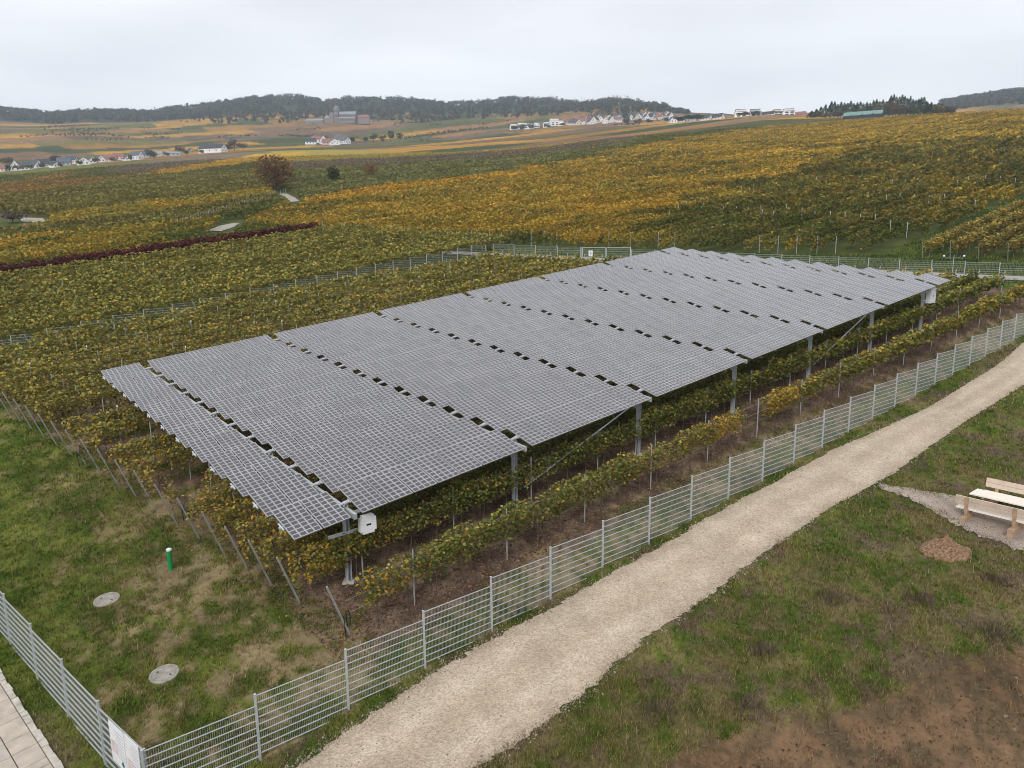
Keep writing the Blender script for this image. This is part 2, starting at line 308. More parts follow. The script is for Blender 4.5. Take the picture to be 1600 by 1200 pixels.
# ------------------------------------------------------------------ parcels (outlined on the photograph, standing on the hillside)
PARC = [  # name, outline, leaf mix, height of vines, label
    ('olive_hill', [(-600, 700), (-600, 215), (2200, 215), (2200, 700)], dict(olive=4, green=2, dark=1, brown=1), 'olive green vines filling the hillside between the coloured parcels'),
    ('middle_green', [(420, 318), (440, 300), (430, 255), (600, 240), (800, 238), (1000, 215), (1000, 236), (860, 262), (750, 282), (560, 302), (450, 322)], dict(green=2, olive=5, pale=1, grey=2), 'grey green vine parcel beyond the golden hill and the lone trees'),
    ('middle_purple', [(440, 268), (600, 262), (800, 248), (980, 226), (1010, 210), (800, 238), (600, 250), (440, 256)], dict(grey=5, brown=2, olive=1), 'bare grey brown vine parcel across the middle of the slope'),
    ('middle_yellow', [(380, 256), (440, 256), (600, 250), (800, 238), (900, 226), (900, 203), (600, 224), (430, 234)], dict(yellow=3, olive=3, pale=1), 'thin yellow vine strip below the red roofed farm'),
    ('gold', [(372, 360), (450, 322), (560, 300), (750, 281), (860, 260), (1000, 232), (1250, 192), (1330, 186), (1600, 170), (2000, 150), (2000, 215), (1600, 222), (1450, 226), (1300, 250), (1150, 292), (1050, 335), (930, 388), (760, 377), (620, 374), (500, 364)], dict(yellow=7, olive=3.5, pale=1.5, orange=2, green=1.3, brown=.8), 'golden yellow vineyard covering the hill behind the rear fence'),
    ('gold_edge', [(560, 300), (750, 281), (860, 262), (850, 272), (700, 293), (480, 328), (400, 348), (385, 354)], dict(orange=4, yellow=5, olive=1), 'bright orange upper edge of the golden vineyard'),
    ('dark_right', [(930, 390), (1050, 335), (1150, 292), (1300, 250), (1450, 226), (1600, 222), (2000, 210), (2000, 220), (1600, 312), (1395, 396), (1150, 396)], dict(green=2.4, olive=4, dark=1.6, brown=2.8, yellow=.6, rust=.4), 'dark green and brown vineyard with pale posts right of the golden hill'),
    ('left_green', [(-400, 560), (-400, 500), (0, 432), (330, 368), (385, 357), (620, 374), (760, 380), (720, 392), (500, 374), (0, 452)], dict(olive=4, green=3, dark=1, yellow=.6), 'olive vine strip just behind the dark red vine row'),
    ('left_gold', [(-400, 500), (0, 430), (330, 366), (400, 350), (330, 347), (0, 386), (-400, 440)], dict(yellow=2.6, orange=1.2, olive=5, pale=1.5, green=1.4), 'yellow orange vineyard band on the left below the gravel lane'),
    ('left_mid', [(-400, 440), (0, 386), (330, 347), (440, 316), (430, 308), (250, 338), (0, 370), (-400, 420)], dict(olive=5, brown=2, dark=1, pale=1), 'olive brown vine band left of the row of grey stakes'),
    ('left_yellow', [(-400, 420), (0, 370), (250, 338), (440, 308), (430, 298), (200, 326), (60, 347), (-400, 400)], dict(yellow=3.5, olive=4, orange=.8, pale=1), 'narrow yellow vine band reaching to the lone autumn tree'),
    ('left_brown', [(-400, 400), (0, 342), (60, 347), (200, 326), (430, 296), (425, 268), (230, 276), (0, 312), (-400, 370)], dict(olive=5, brown=3, pale=1, green=1), 'wide brown olive vineyard left of the lone autumn tree'),
    ('left_orange', [(-400, 370), (0, 312), (150, 290), (230, 276), (150, 268), (0, 290), (-400, 330)], dict(orange=1.2, brown=4, olive=2.5), 'orange brown vine parcel below the left village'),
    ('left_dark', [(90, 284), (230, 275), (330, 268), (430, 262), (420, 252), (250, 262), (150, 268)], dict(dark=3, green=3, olive=3, brown=1), 'dark green vine strip right of the orange brown parcel'),
    ('left_purple', [(150, 270), (215, 276), (330, 256), (410, 240), (370, 234), (300, 240)], dict(grey=4, brown=2, olive=1), 'grey purple harvested parcel below the village houses'),
    ('left_lemon', [(215, 276), (270, 275), (390, 256), (480, 246), (480, 236), (400, 241), (330, 256)], dict(yellow=6, olive=1, orange=1), 'bright lemon yellow vine strip rising towards the farm'),
]
GRASSP = [[(306, 384), (328, 367), (345, 350), (382, 343), (390, 357), (354, 379)], [(422, 302), (434, 299), (452, 300), (478, 319), (463, 333), (444, 318)], [(-60, 333), (20, 333), (74, 341), (86, 352), (30, 366), (-60, 368)],
          [(1378, 400), (1600, 306), (1900, 180), (1900, 225), (1600, 347), (1462, 400)],
          [(1378, 398), (1465, 398), (1600, 404), (2000, 420), (2000, 500), (1600, 452), (1300, 432), (985, 414), (756, 402), (725, 398), (740, 385), (930, 393), (1200, 399)]]
def parcel(px, py, x, y, d):
    """parcel index per ground point; the outlines are roughened so they do not read as cut with a knife"""
    k_ = sstep(700, 250, d); jx = (fbm(x / 9, y / 9, 5, 2) - .5) * 12 + (fbm(x / 30, y / 30, 6, 3) - .5) * 130 * k_ * sstep(700, 900, px); jy = (fbm(x / 9, y / 9, 9, 2) - .5) * 5 + (fbm(x / 30, y / 30, 7, 3) - .5) * 34 * k_ * sstep(700, 900, px)
    ix = np.zeros(px.shape, int)
    for i, pc in enumerate(PARC):
        if i: ix[inpoly(px + jx, py + jy, pc[1])] = i
    g = np.zeros(px.shape, bool)
    for pg in GRASSP: g |= inpoly(px + (fbm(x / 3, y / 3, 5, 2) - .5) * 8, py + (fbm(x / 3, y / 3, 15, 2) - .5) * 4, pg)
    u_, v_ = uv_of(x, y); g |= (u_ > rear_u(v_) - 2) & (u_ < rear_u(v_) + 5.0 + 6 * sstep(22, 14, v_)) & (v_ < 57) & (v_ > -40)
    ix[g & (d < 330)] = -1
    ix[(d > 880) | (d > 600) & (px > 520 + (880 - d) * .6)] = -2
    return ix
MIXAVG = np.array([sum(LC[LN.index(k)] * q for k, q in pc[2].items()) / sum(pc[2].values()) for pc in PARC])

# ------------------------------------------------------------------ ground zones near the camera
def row_end(v): return .8 - .14 * (v + 1.9)
def rear_u(v): return 70.2 - .37 * v
def left_v(u): return 46.3 + .15 * u
FRONT0 = (-5.95, -4.75); FRONT1 = (-7.55, 6.6)
def front_u(v): return FRONT0[0] + (v - FRONT0[1]) * (FRONT1[0] - FRONT0[0]) / (FRONT1[1] - FRONT0[1])
PATH_L = [(330, 1290), (470, 1195), (600, 1108), (715, 1030), (850, 958), (1000, 872), (1170, 775), (1300, 705), (1450, 638), (1560, 570), (1600, 535), (1700, 470)]
PATH_R = [(560, 1330), (745, 1200), (880, 1110), (1000, 1005), (1130, 915), (1200, 860), (1290, 800), (1400, 738), (1500, 665), (1600, 602), (1720, 520), (1850, 440)]
def zones(x, y):
    """ground colour (N,3) and grass density (N) near the camera"""
    u, v = uv_of(x, y); n = len(x)
    f1 = fbm(x / 3.1, y / 3.1, 21, 5); f2 = fbm(x / .9, y / .9, 31, 4); f3 = fbm(x / 9., y / 9., 41, 3)
    def C(*c): return np.array(c, float)
    G = C(.058, .088, .014); G2 = C(.122, .138, .030); STR = C(.25, .19, .11); SOIL = C(.085, .056, .040); LIT = C(.20, .135, .095); DK = C(.05, .04, .03)
    def mixc(a, b, t): return a * (1 - t[:, None]) + b * t[:, None]
    f4 = fbm(x / .35, y / .35, 33, 3)
    lawn = mixc(np.tile(G, (n, 1)), np.tile(G2, (n, 1)), sstep(.35, .65, f2)); lawn = mixc(lawn, np.tile(C(.135, .105, .05), (n, 1)), .7 * sstep(.36, .62, f1 * .4 + f4 * .6) * sstep(-7.3, -5., u - .05 * v) * sstep(24, 12, v))
    f4 = fbm(x / .35, y / .35, 33, 3); cold = sstep(-7, -1.2, u) * sstep(9.5, 1, v) * .075 + sstep(20, 6, v) * .03
    dry = sstep(.555, .68, f1 * .28 + f2 * .28 + f4 * .44 + cold)
    col = mixc(lawn, np.tile(STR, (n, 1)), dry * .75); den = 1 - .75 * dry
    # vine floor
    inv = (u > row_end(v) - .2) & (v < left_v(u) - .8) & (u < rear_u(v) - 2.6) & (v > -3.5)
    edge = sstep(-3.4, -2.7, v + (f2 - .5) * 1.2)
    k = (v + 1.9) / 1.95; fr = np.abs(k - np.round(k))           # 0 at a row, .5 between rows
    soilc = mixc(np.tile(SOIL, (n, 1)), np.tile(LIT, (n, 1)), sstep(.40, .66, f2 * .45 + f4 * .55))
    bare = np.clip(sstep(.62, .42, fr + (f1 - .5) * .9) * edge + (v < 6) * edge * .35, 0, 1) * sstep(-.3, 1.2, u - row_end(v) + (f2 - .5) * 2)
    bare = np.where(inv, bare, 0); bare = bare * (1 - .85 * sstep(5, 12, u) * sstep(-1.5, -2.5, v) * sstep(.36, .52, f1 * .6 + f4 * .4))
    col = mixc(col, soilc, bare); den = den * (1 - .9 * bare)
    # strip between fence and track, and the meadow right of the track
    out = v < -4.85
    mead = mixc(np.tile(G, (n, 1)), np.tile(G2 * .9, (n, 1)), sstep(.35, .7, f2)); mead = mixc(mead, np.tile(C(.12, .095, .05), (n, 1)), .6 * sstep(.38, .60, f3 * .3 + f4 * .7) * sstep(-7.5, -10.5, v))
    mead = mixc(mead, np.tile(C(.15, .125, .055), (n, 1)), .85 * sstep(.47, .62, f1 * .35 + f2 * .35 + f4 * .3 + sstep(-9, -13, v) * .04))
    mead = mixc(mead, np.tile(C(.12, .085, .065), (n, 1)), .7 * sstep(.55, .68, fbm(x / 1.3, y / 1.3, 77, 4) * .6 + f4 * .4 + sstep(-9.5, -13, v) * .05))
    col = np.where(out[:, None], mead, col); den = np.where(out, .9, den)
    # ploughed brown ground bottom right
    lim = -11.9 - .40 * np.maximum(u - 4.5, 0) + (f1 - .5) * 1.6 + (f4 - .5) * .8
    br = np.where(out, sstep(.22, -.22, v - lim), 0)
    brown = mixc(np.tile(C(.180, .112, .064), (n, 1)), np.tile(C(.110, .078, .046), (n, 1)), sstep(.45, .62, f2 * .5 + f4 * .5))
    col = mixc(col, brown, br); den = den * (1 - .86 * br)
    # behind the fences: grass strip at the back
    bk = (u > rear_u(v) - 3.0)
    gr2 = mixc(np.tile(C(.05, .085, .018), (n, 1)), np.tile(C(.085, .11, .025), (n, 1)), sstep(.4, .6, f2))
    col = np.where(bk[:, None], gr2, col); den = np.where(bk, .9, den)
    # outside the front fence
    fo = (u < front_u(v)) & ~out
    col = np.where(fo[:, None], mixc(lawn, np.tile(C(.15, .11, .07), (n, 1)), sstep(.56, .66, f1) * .7), col); den = np.where(fo, 1, den)
    return col, den

# ------------------------------------------------------------------ terrain mesh
fine = np.linspace(-R_(41), R_(46), 400)
azs = np.concatenate([np.linspace(-R_(180), -R_(42), 46), fine, np.linspace(R_(47), R_(180), 46)[:-1]])
rs = np.concatenate([np.linspace(0.5, 11, 10), np.exp(np.linspace(math.log(11.6), math.log(620), 290)), np.exp(np.linspace(math.log(630), math.log(3600), 120)), [3900, 4300]])
A, Rr = np.meshgrid(azs, rs, indexing='ij'); X = (Rr * np.sin(A)).ravel(); Y = (Rr * np.cos(A)).ravel()
Z = ground(X, Y); D = np.hypot(X, Y)
Z = Z + (fbm(X / 2.2, Y / 2.2, 3, 3) - .5) * .12 * sstep(12, 16, D) * sstep(50, 25, D)
px, py = project(np.stack([X, Y, Z], 1))
col, _ = zones(X, Y)
u_, v_ = uv_of(X, Y)
enc = (u_ < rear_u(v_) + 1) & (v_ < left_v(u_) + 1) | (v_ < -3.5) & (D < 75) | (D < 40)
ix = parcel(px, py, X, Y, D)
base = MIXAVG[np.clip(ix, 0, None)]
floor_ = np.where((D < 200)[:, None], np.array([.058, .070, .022]), np.array([.085, .085, .030])); kk = sstep(380, 560, D)[:, None]
pc = floor_ * (1 - kk) + base * kk * (.82 + .36 * fbm(X / 6, Y / 6, 51, 3))[:, None]
gr = np.array([.052, .092, .016]) * (.8 + .5 * fbm(X / 3, Y / 3, 61, 3))[:, None]; gr = np.where((px < 700)[:, None], np.array([.08, .09, .03]) * (.7 + .6 * fbm(X / 3, Y / 3, 63, 3))[:, None], gr)
pc = np.where((ix == -1)[:, None], gr, pc)
# far slope: long narrow fields of several colours
cs = np.cos(.8); sn = np.sin(.8); fx = X * cs + Y * sn; fy = -X * sn + Y * cs
fy2 = fy + 60 * (fbm(fx / 300, fy / 300, 71, 2) - .5)
s1_ = np.floor(fy2 / 62); s2_ = np.floor((fx + hash2(s1_, s1_ * 0, 3) * 300) / 210)
FARC = np.array([(.26, .15, .05), (.17, .11, .08), (.10, .10, .035), (.36, .21, .05), (.13, .095, .085), (.055, .07, .03), (.25, .14, .07), (.15, .135, .05), (.075, .08, .035), (.21, .14, .10)])
hsel = (hash2(s1_, s2_, 13) * len(FARC)).astype(int).clip(0, len(FARC) - 1)
fc = FARC[hsel] * (.45 + 1.0 * fbm(fx / 50, fy / 7, 81, 4))[:, None]
pc = np.where((ix == -2)[:, None], fc * np.array([1.08, 1., .72]), pc)
wood = (D > 1950)
pc = np.where(wood[:, None], np.array([.045, .05, .03]), pc)
col = np.where(enc[:, None], col, pc)
na, nr = len(azs), len(rs)
idx = np.arange(na * nr).reshape(na, nr); nxt = np.roll(idx, -1, 0)
quads = np.stack([idx[:, :-1], idx[:, 1:], nxt[:, 1:], nxt[:, :-1]], -1).reshape(-1, 4)[:, ::-1]
me = bpy.data.meshes.new('ground'); me.vertices.add(na * nr); me.vertices.foreach_set('co', np.stack([X, Y, Z], 1).astype(np.float32).ravel())
me.loops.add(len(quads) * 4); me.loops.foreach_set('vertex_index', quads.astype(np.int32).ravel())
me.polygons.add(len(quads)); me.polygons.foreach_set('loop_start', np.arange(0, len(quads) * 4, 4, dtype=np.int32)); me.polygons.foreach_set('loop_total', np.full(len(quads), 4, np.int32))
at = me.color_attributes.new('Col', 'FLOAT_COLOR', 'POINT'); c4 = np.ones((na * nr, 4), np.float32); c4[:, :3] = col; at.data.foreach_set('color', c4.ravel())
me.materials.append(MATS['ground']); me.update(calc_edges=True); me.polygons.foreach_set('use_smooth', np.ones(len(quads), bool))
# the sheet must face up
if me.polygons[len(me.polygons) // 2].normal.z < 0: me.flip_normals()
tag(link('ground', me), 'sloping hillside ground of lawn, soil and vineyard floor', None, None, 'structure')
def zg(x, y):                                # ground incl. the small unevenness of the sheet
    x = np.asarray(x, float); y = np.asarray(y, float); d = np.hypot(x, y)
    return ground(x, y) + (fbm(x / 2.2, y / 2.2, 3, 3) - .5) * .12 * sstep(12, 16, d) * sstep(50, 25, d)
def PG(u, v, h=0.):
    p = OC[:2] + u * UV[:2] + v * VV[:2]; return Vector((p[0], p[1], float(zg(p[0], p[1])) + h))

# ------------------------------------------------------------------ tracks and paths
def strip(name, L, Rr_, n, m, mat, lift, jit, label, res=None):
    L = np.array(L, float); Rr_ = np.array(Rr_, float)
    def res_(a):
        s = np.concatenate([[0], np.cumsum(np.linalg.norm(np.diff(a, axis=0), axis=1))]); t = np.linspace(0, s[-1], n)
        q = np.stack([np.interp(t, s, a[:, 0]), np.interp(t, s, a[:, 1])], 1)
        k = 6; ker = np.ones(2 * k + 1) / (2 * k + 1)
        return np.stack([np.convolve(np.pad(q[:, i], k, mode='reflect', reflect_type='odd'), ker, 'valid') for i in range(2)], 1)
    a, b = res_(L), res_(Rr_)
    dirn = (b - a) / np.linalg.norm(b - a, axis=1)[:, None]
    tt = np.arange(n) * .37 * (420 / max(n, 420))
    a = a + dirn * ((fbm(tt * 1.3, tt * 0 + 4, 101, 4) - .5) * jit + (rng.random(n) - .5) * jit * .35)[:, None]
    b = b + dirn * ((fbm(tt * 1.3, tt * 0 + 9, 103, 4) - .5) * jit + (rng.random(n) - .5) * jit * .35)[:, None]
    w_ = np.linspace(0, 1, m)[None, :, None]; g = a[:, None] * (1 - w_) + b[:, None] * w_
    x = g[..., 0].ravel(); y = g[..., 1].ravel(); wv = np.tile(np.linspace(0, 1, m), n)
    rut = -.02 * (np.exp(-((wv - .27) / .09) ** 2) + np.exp(-((wv - .73) / .09) ** 2))
    z = zg(x, y) + lift + rut * (jit > .2) + .02 * np.sin(wv * math.pi)
    mb = MB(); ii = np.arange(n * m).reshape(n, m)
    fs = np.stack([ii[:-1, :-1], ii[:-1, 1:], ii[1:, 1:], ii[1:, :-1]], -1).reshape(-1, 4)
    mb.add(np.stack([x, y, z], 1), fs.tolist())
    o = mb.build(name, mat); me = o.data
    at_ = me.color_attributes.new('Col', 'FLOAT_COLOR', 'POINT'); c4_ = np.ones((n * m, 4), np.float32)   # loose stone between and beside the two compacted wheel lanes
    if jit > .4 and n > 100:
        rutw = np.exp(-((wv - .27) / .10) ** 2) + np.exp(-((wv - .73) / .10) ** 2); nz_ = fbm(x / 1.1, y / 1.1, 251, 4)
        k_ = .90 + .13 * rutw + .20 * (nz_ - .5) - .10 * sstep(.16, 0, np.minimum(wv, 1 - wv)) * sstep(.35, .6, nz_)
        c4_[:, 0] = k_; c4_[:, 1] = k_ * (1 - .02 * (1 - rutw)); c4_[:, 2] = k_ * (1 - .05 * (1 - rutw))
    at_.data.foreach_set('color', c4_.ravel())
    if me.polygons[0].normal.z < 0: me.flip_normals()
    return tag(o, label, None, None, 'structure')
gp = lambda l: [px_plane(*q) for q in l]
strip('gravel_track', gp(PATH_L), gp(PATH_R), 700, 15, 'gravel', .035, .41, 'pale gravel track running beside the mesh fence')
def uvp(l): return [(OC[:2] + u * UV[:2] + v * VV[:2]) for u, v in l]
strip('rear_lane', uvp([(rear_u(v) + 1.0, v) for v in (62, 50, 40, 30, 20, 10, 0, -8)]), uvp([(rear_u(v) + 3.2, v) for v in (62, 50, 40, 30, 20, 10, 0, -8)]), 120, 3, 'lane', .06, .15, 'thin pale lane behind the rear fence')
def px_far(x, y):
    d = np.linspace(90, 500, 1600); r = ray(x, y); h = math.hypot(r[0], r[1]); X_, Y_ = r[0] / h * d, r[1] / h * d; Z_ = ground(X_, Y_)
    i = int(np.argmin(np.abs(project(np.stack([X_, Y_, Z_], 1))[1] - y))); return Vector((X_[i], Y_[i], Z_[i]))
def far_strip(name, L, Rr_, label):
    strip(name, [px_far(*q)[:2] for q in L], [px_far(*q)[:2] for q in Rr_], 40, 5, 'lane', .10, .9, label)
far_strip('hill_lane', [(322, 361), (345, 353), (368, 349)], [(345, 362), (362, 357), (374, 350)], 'short pale lane segment between the left vine bands')
far_strip('verge_lane', [(30, 340), (52, 341), (68, 342)], [(34, 347), (54, 348), (72, 347)], 'pale lane end by the grey bush at the left edge')
far_strip('tree_lane', [(436, 303), (447, 309), (456, 316)], [(448, 303), (460, 309), (468, 315)], 'pale lane bend under the lone autumn tree')
strip('rubble_pad', gp([(1374, 757), (1410, 760), (1450, 768), (1510, 780), (1560, 802), (1640, 826)]), gp([(1374, 762), (1405, 774), (1440, 786), (1490, 820), (1550, 844), (1640, 880)]), 60, 7, 'rubble', .03, .5, 'stony patch of rubble around the picnic benches')

# concrete path bottom left: slabs, edging stones and a cast plate
FD = np.array([FRONT1[0] - FRONT0[0], FRONT1[1] - FRONT0[1]]); FD = FD / np.linalg.norm(FD)   # along the front fence (u,v)
E0 = np.array([-7.13, -2.1]); ED = np.array([-.118, .993]); EN = np.array([-.993, -.118])
def ep(s, q, h=0.): c = E0 + ED * s + EN * q; return PG(c[0], c[1], h)
pv = empty('concrete_path', ep(0, 0)); tag(pv, 'pale concrete slab path in the bottom left corner', None, None, 'structure')
def slab(name, s0, s1, q0, q1, th, mat, lift, jit=.0):
    c = [ep(s0 + rng.uniform(-jit, jit), q0 + rng.uniform(-jit, jit)), ep(s1 + rng.uniform(-jit, jit), q0 + rng.uniform(-jit, jit)), ep(s1 + rng.uniform(-jit, jit), q1), ep(s0 + rng.uniform(-jit, jit), q1)]
    top = [Vector((p.x, p.y, p.z + lift)) for p in c]; ins = [p + (sum(top, Vector()) / 4 - p).normalized() * .015 + Vector((0, 0, .012)) for p in top]
    mb = MB(); bot = [Vector((p.x, p.y, p.z - th)) for p in top]
    mb.add(bot + top + ins, [(0, 1, 5, 4), (1, 2, 6, 5), (2, 3, 7, 6), (3, 0, 4, 7), (4, 5, 9, 8), (5, 6, 10, 9), (6, 7, 11, 10), (7, 4, 8, 11), (8, 9, 10, 11)])
    o = mb.build(name, mat, pv); o.matrix_parent_inverse = Matrix.Translation(-pv.location)
    bm = bmesh.new(); bm.from_mesh(o.data); bmesh.ops.recalc_face_normals(bm, faces=bm.faces); bm.to_mesh(o.data); bm.free()
    return o
s = -.6; k = 0
while s < 7:
    L = (.62, .88, .30, .72)[k % 4]
    slab('slab', s, s + L - .018, .13, .72, .1, 'slab', .05)
    slab('slab', s, s + L - .018, .74, 1.62, .1, 'slab', .048) if k % 2 else slab('slab', s, s + L - .018, .74, 1.62, .1, 'concrete', .045)
    s += L; k += 1
s = -.7
while s < 7:
    L = rng.uniform(.22, .5); slab('edging_stone', s, s + L - .02, -.02 - rng.uniform(0, .05), .115, .1, 'kerb_stone', .06, .015); s += L
slab('plate', -2.2, -.62, .13, 3.2, .1, 'concrete', .05)
slab('plate', -.6, 7, 1.64, 4.2, .1, 'concrete', .04)

# ------------------------------------------------------------------ fences
MATW, MATH = 2.46, 1.63
mb = MB()
for i in range(9):
    z = .015 + i * .2; mb.box((0, -.016, z - .007), (MATW, -.004, z + .007)); mb.box((0, .004, z - .007), (MATW, .016, z + .007))
for i in range(50):
    x = .005 + i * .05; mb.add([(x - .0028, 0, 0), (x + .0028, 0, 0), (x + .0028, 0, MATH), (x - .0028, 0, MATH), (x, -.003, 0), (x, -.003, MATH)], [(0, 4, 5, 3), (4, 1, 2, 5), (1, 0, 3, 2)])
MESH_MAT = mb.mesh('mesh_panel', 'fence_zinc')
mb = MB()                                    # coarse one for distant runs: every wire pair becomes one
for i in range(9): mb.box((0, -.016, .008 + i * .2), (MATW, .016, .022 + i * .2))
for i in range(25):
    x = .03 + i * .1; mb.add([(x - .003, 0, 0), (x + .003, 0, 0), (x + .003, 0, MATH), (x - .003, 0, MATH), (x, -.004, 0), (x, -.004, MATH)], [(0, 4, 5, 3), (4, 1, 2, 5), (1, 0, 3, 2)])
MESH_FAR = mb.mesh('mesh_panel', 'fence_zinc')
def post_mesh(h, wx=.06, wy=.04):
    mb = MB(); mb.box((-wy / 2, -wx / 2, -.15), (wy / 2, wx / 2, h)); mb.box((-wy / 2 - .006, -wx / 2 - .006, h), (wy / 2 + .006, wx / 2 + .006, h + .018)); mb.box((-wy / 2 - .012, -.012, .05), (-wy / 2, .012, h - .03)); return mb
POST_CACHE = {}
def fence(name, pts, label, far=False, group=None):
    """pts: post positions (u,v); mats are level and step up the slope"""
    root = empty(name, PG(*pts[0])); tag(root, label, 'fence', group)
    W = [PG(*q) for q in pts]; tops = [0] * len(W)
    for i in range(len(W) - 1):
        a, b = W[i], W[i + 1]; d = Vector((b.x - a.x, b.y - a.y, 0)); L = d.length; ang = math.atan2(d.y, d.x)
        z0 = max(a.z, b.z) - abs(a.z - b.z) * .55 + .05
        o = link('mesh_panel', MESH_FAR if far else MESH_MAT, root)
        o.location = Vector((a.x, a.y, z0)) + d.normalized() * .03 - root.location; o.rotation_euler = (0, 0, ang); o.scale = ((L - .06) / MATW, 1, 1)
        for j in (i, i + 1): tops[j] = max(tops[j], z0 + MATH + .02)
    for i, q in enumerate(W):
        a = W[max(0, i - 1)]; b = W[min(len(W) - 1, i + 1)]; ang = math.atan2(b.y - a.y, b.x - a.x)
        h = round(tops[i] - q.z, 2)
        if h not in POST_CACHE: POST_CACHE[h] = post_mesh(h, *((.08, .06) if far else (.06, .045))).mesh('post', 'fence_zinc')
        o = link('post', POST_CACHE[h], root); o.location = q - root.location; o.rotation_euler = (0, 0, ang)
    return root
path_pts = [FRONT0] + [(-3.31 + 2.497 * i, -4.78 - .0006 * i) for i in range(29)]
fence('mesh_fence', path_pts, 'grey welded mesh fence stepping uphill along the gravel track')
fr_pts = [(FRONT0[0] + .06, FRONT0[1] + .1)] + [(FRONT0[0] + FD[0] * 2.5 * i, FRONT0[1] + FD[1] * 2.5 * i + .1) for i in range(1, 21)]
fence('mesh_fence', fr_pts, 'grey mesh fence with white boards in the bottom left corner')
def rearp(v): return (rear_u(v), v)
v_gate0, v_gate1 = 36.0, 41.6
fence('mesh_fence', [rearp(v) for v in np.linspace(52.9, v_gate1 + .15, 5)], 'short rear mesh fence left of the white sign gate', True)
fence('mesh_fence', [rearp(v) for v in np.linspace(v_gate0 - .15, -4.75, 17)], 'rear mesh fence crossing behind the far end of the solar roof', True)
ul = np.linspace(50.2, -9, 25); fence('mesh_fence', [(u, left_v(u)) for u in ul], 'mesh fence mostly hidden behind vines on the left side', True)
# gate
gt = empty('double_gate', PG(*rearp(v_gate0))); tag(gt, 'two leaf mesh gate with a white sign in the rear fence', 'gate')
ga = PG(*rearp(v_gate1)); gb = PG(*rearp(v_gate0)); gm = (ga + gb) / 2
zt = max(ga.z, gb.z) + 1.66
def loc(q): return Vector(q) - gt.location
for q in (ga, gb):
    mb = MB(); mb.bar(loc((q.x, q.y, q.z - .1)), loc((q.x, q.y, zt + .06)), .10); mb.build('gate_post', 'fence_zinc', gt)
for a, b in ((ga, gm), (gm, gb)):
    d = (b - a); d.z = 0; L = d.length; d.normalize(); a2 = Vector((a.x, a.y, 0)) + d * .1; b2 = Vector((b.x, b.y, 0)) - d * .05
    z0 = max(ga.z, gb.z) + .02; z1 = zt
    mb = MB()
    for p0, p1 in (((a2, z0), (b2, z0)), ((a2, z1), (b2, z1)), ((a2, z0), (a2, z1)), ((b2, z0), (b2, z1))):
        mb.bar(loc((p0[0].x, p0[0].y, p0[1])), loc((p1[0].x, p1[0].y, p1[1])), .05)
    lf = mb.build('gate_frame', 'fence_zinc', gt)
    o = link('mesh_panel', MESH_FAR, lf); o.location = loc((a2.x, a2.y, z0 + .03)); o.rotation_euler = (0, 0, math.atan2(d.y, d.x)); o.scale = ((L - .2) / MATW, 1, (z1 - z0 - .06) / MATH)
q = ga * .62 + gm * .38
sg = empty('gate_sign', (q.x, q.y, zt - .95)); tag(sg, 'small white square sign fixed to the rear gate', 'sign')
dgt = (gb - ga); angg = math.atan2(dgt.y, dgt.x); sg.rotation_euler = (0, 0, angg)
mb = MB(); mb.box((-.26, -.08, -.05), (.26, -.06, .62)); mb.build('board', 'white_print', sg)
mb = MB(); mb.tube((0, -.084, .3), (0, -.0815, .3), .13, n=16); mb.build('emblem', 'print_grey', sg)
# boards on the front fence by the corner
fang = math.atan2(*(np.array(PG(*fr_pts[1])[:2]) - np.array(PG(*fr_pts[0])[:2]))[::-1])
for nm, s0, s1, z0, z1, lab in (('info_board', .22, .98, .42, 1.62, 'white printed info board on the mesh fence next to the corner post'), ('info_board', 1.02, 1.86, .50, 1.60, 'white printed info board on the fence, second from the corner post')):
    a = PG(*fr_pts[0]); b = PG(*fr_pts[1]); zb = max(a.z, b.z) - abs(a.z - b.z) * .55 + .05
    o = empty(nm, (a.x, a.y, zb), fang); tag(o, lab, 'sign', 'info boards at the fence corner')
    mb = MB(); mb.box((s0, .020, z0), (s1, .034, z1)); mb.build('board', 'white_print', o)
    mb = MB()
    for r_ in range(9):
        zz = z1 - .16 - r_ * .085; mb.box((s0 + .07, .0345, zz), (s0 + .07 + (s1 - s0) * rng.uniform(.35, .55), .0365, zz + .022))
    mb.build('printed_lines', 'print_grey', o)
    mb = MB(); mb.box((s0 + .5 * (s1 - s0), .0345, z0 + .3), (s1 - .06, .0362, z0 + .62)); mb.build('printed_picture', 'print_pink', o)
    mb = MB(); mb.tube((s0 + .2, .0345, z0 + .16), (s0 + .2, .037, z0 + .16), .07, n=14); mb.build('emblem', 'print_teal', o)

# ------------------------------------------------------------------ solar roof
PA, PGAP, PROW, PLH, PDZ = 1.04, .3697 * SC, 2.0224 * SC, 1.6649 * SC, .4388 * SC
def canopy(t, n, row): return OC + (t * PA + n * PGAP) * U1 + (12 - row) * PROW * V1
EX = U1 / np.linalg.norm(U1); EY = PLH * VV + np.array([0, 0, PDZ]); LEN = np.linalg.norm(EY); EYh = EY / LEN
NN = np.cross(EX, EYh); NN /= np.linalg.norm(NN)
wid = .992 * np.linalg.norm(U1)
mb = MB()
mb.frame(-.03 * NN, EX * wid, EYh * LEN, .03 * NN, 0)
f_ = .018
for o_, a_, b_ in ((0 * EX, EX * wid, EYh * f_), (EYh * (LEN - f_), EX * wid, EYh * f_), (EYh * f_, EX * f_, EYh * (LEN - 2 * f_)), (EX * (wid - f_) + EYh * f_, EX * f_, EYh * (LEN - 2 * f_))):
    mb.frame(o_ - .033 * NN, a_, b_, .038 * NN, 2 if np.linalg.norm(b_) < .1 else 0)
px_, py_ = (wid - .03) / 4, (LEN - .03) / 8; cx, cy = .190, .167
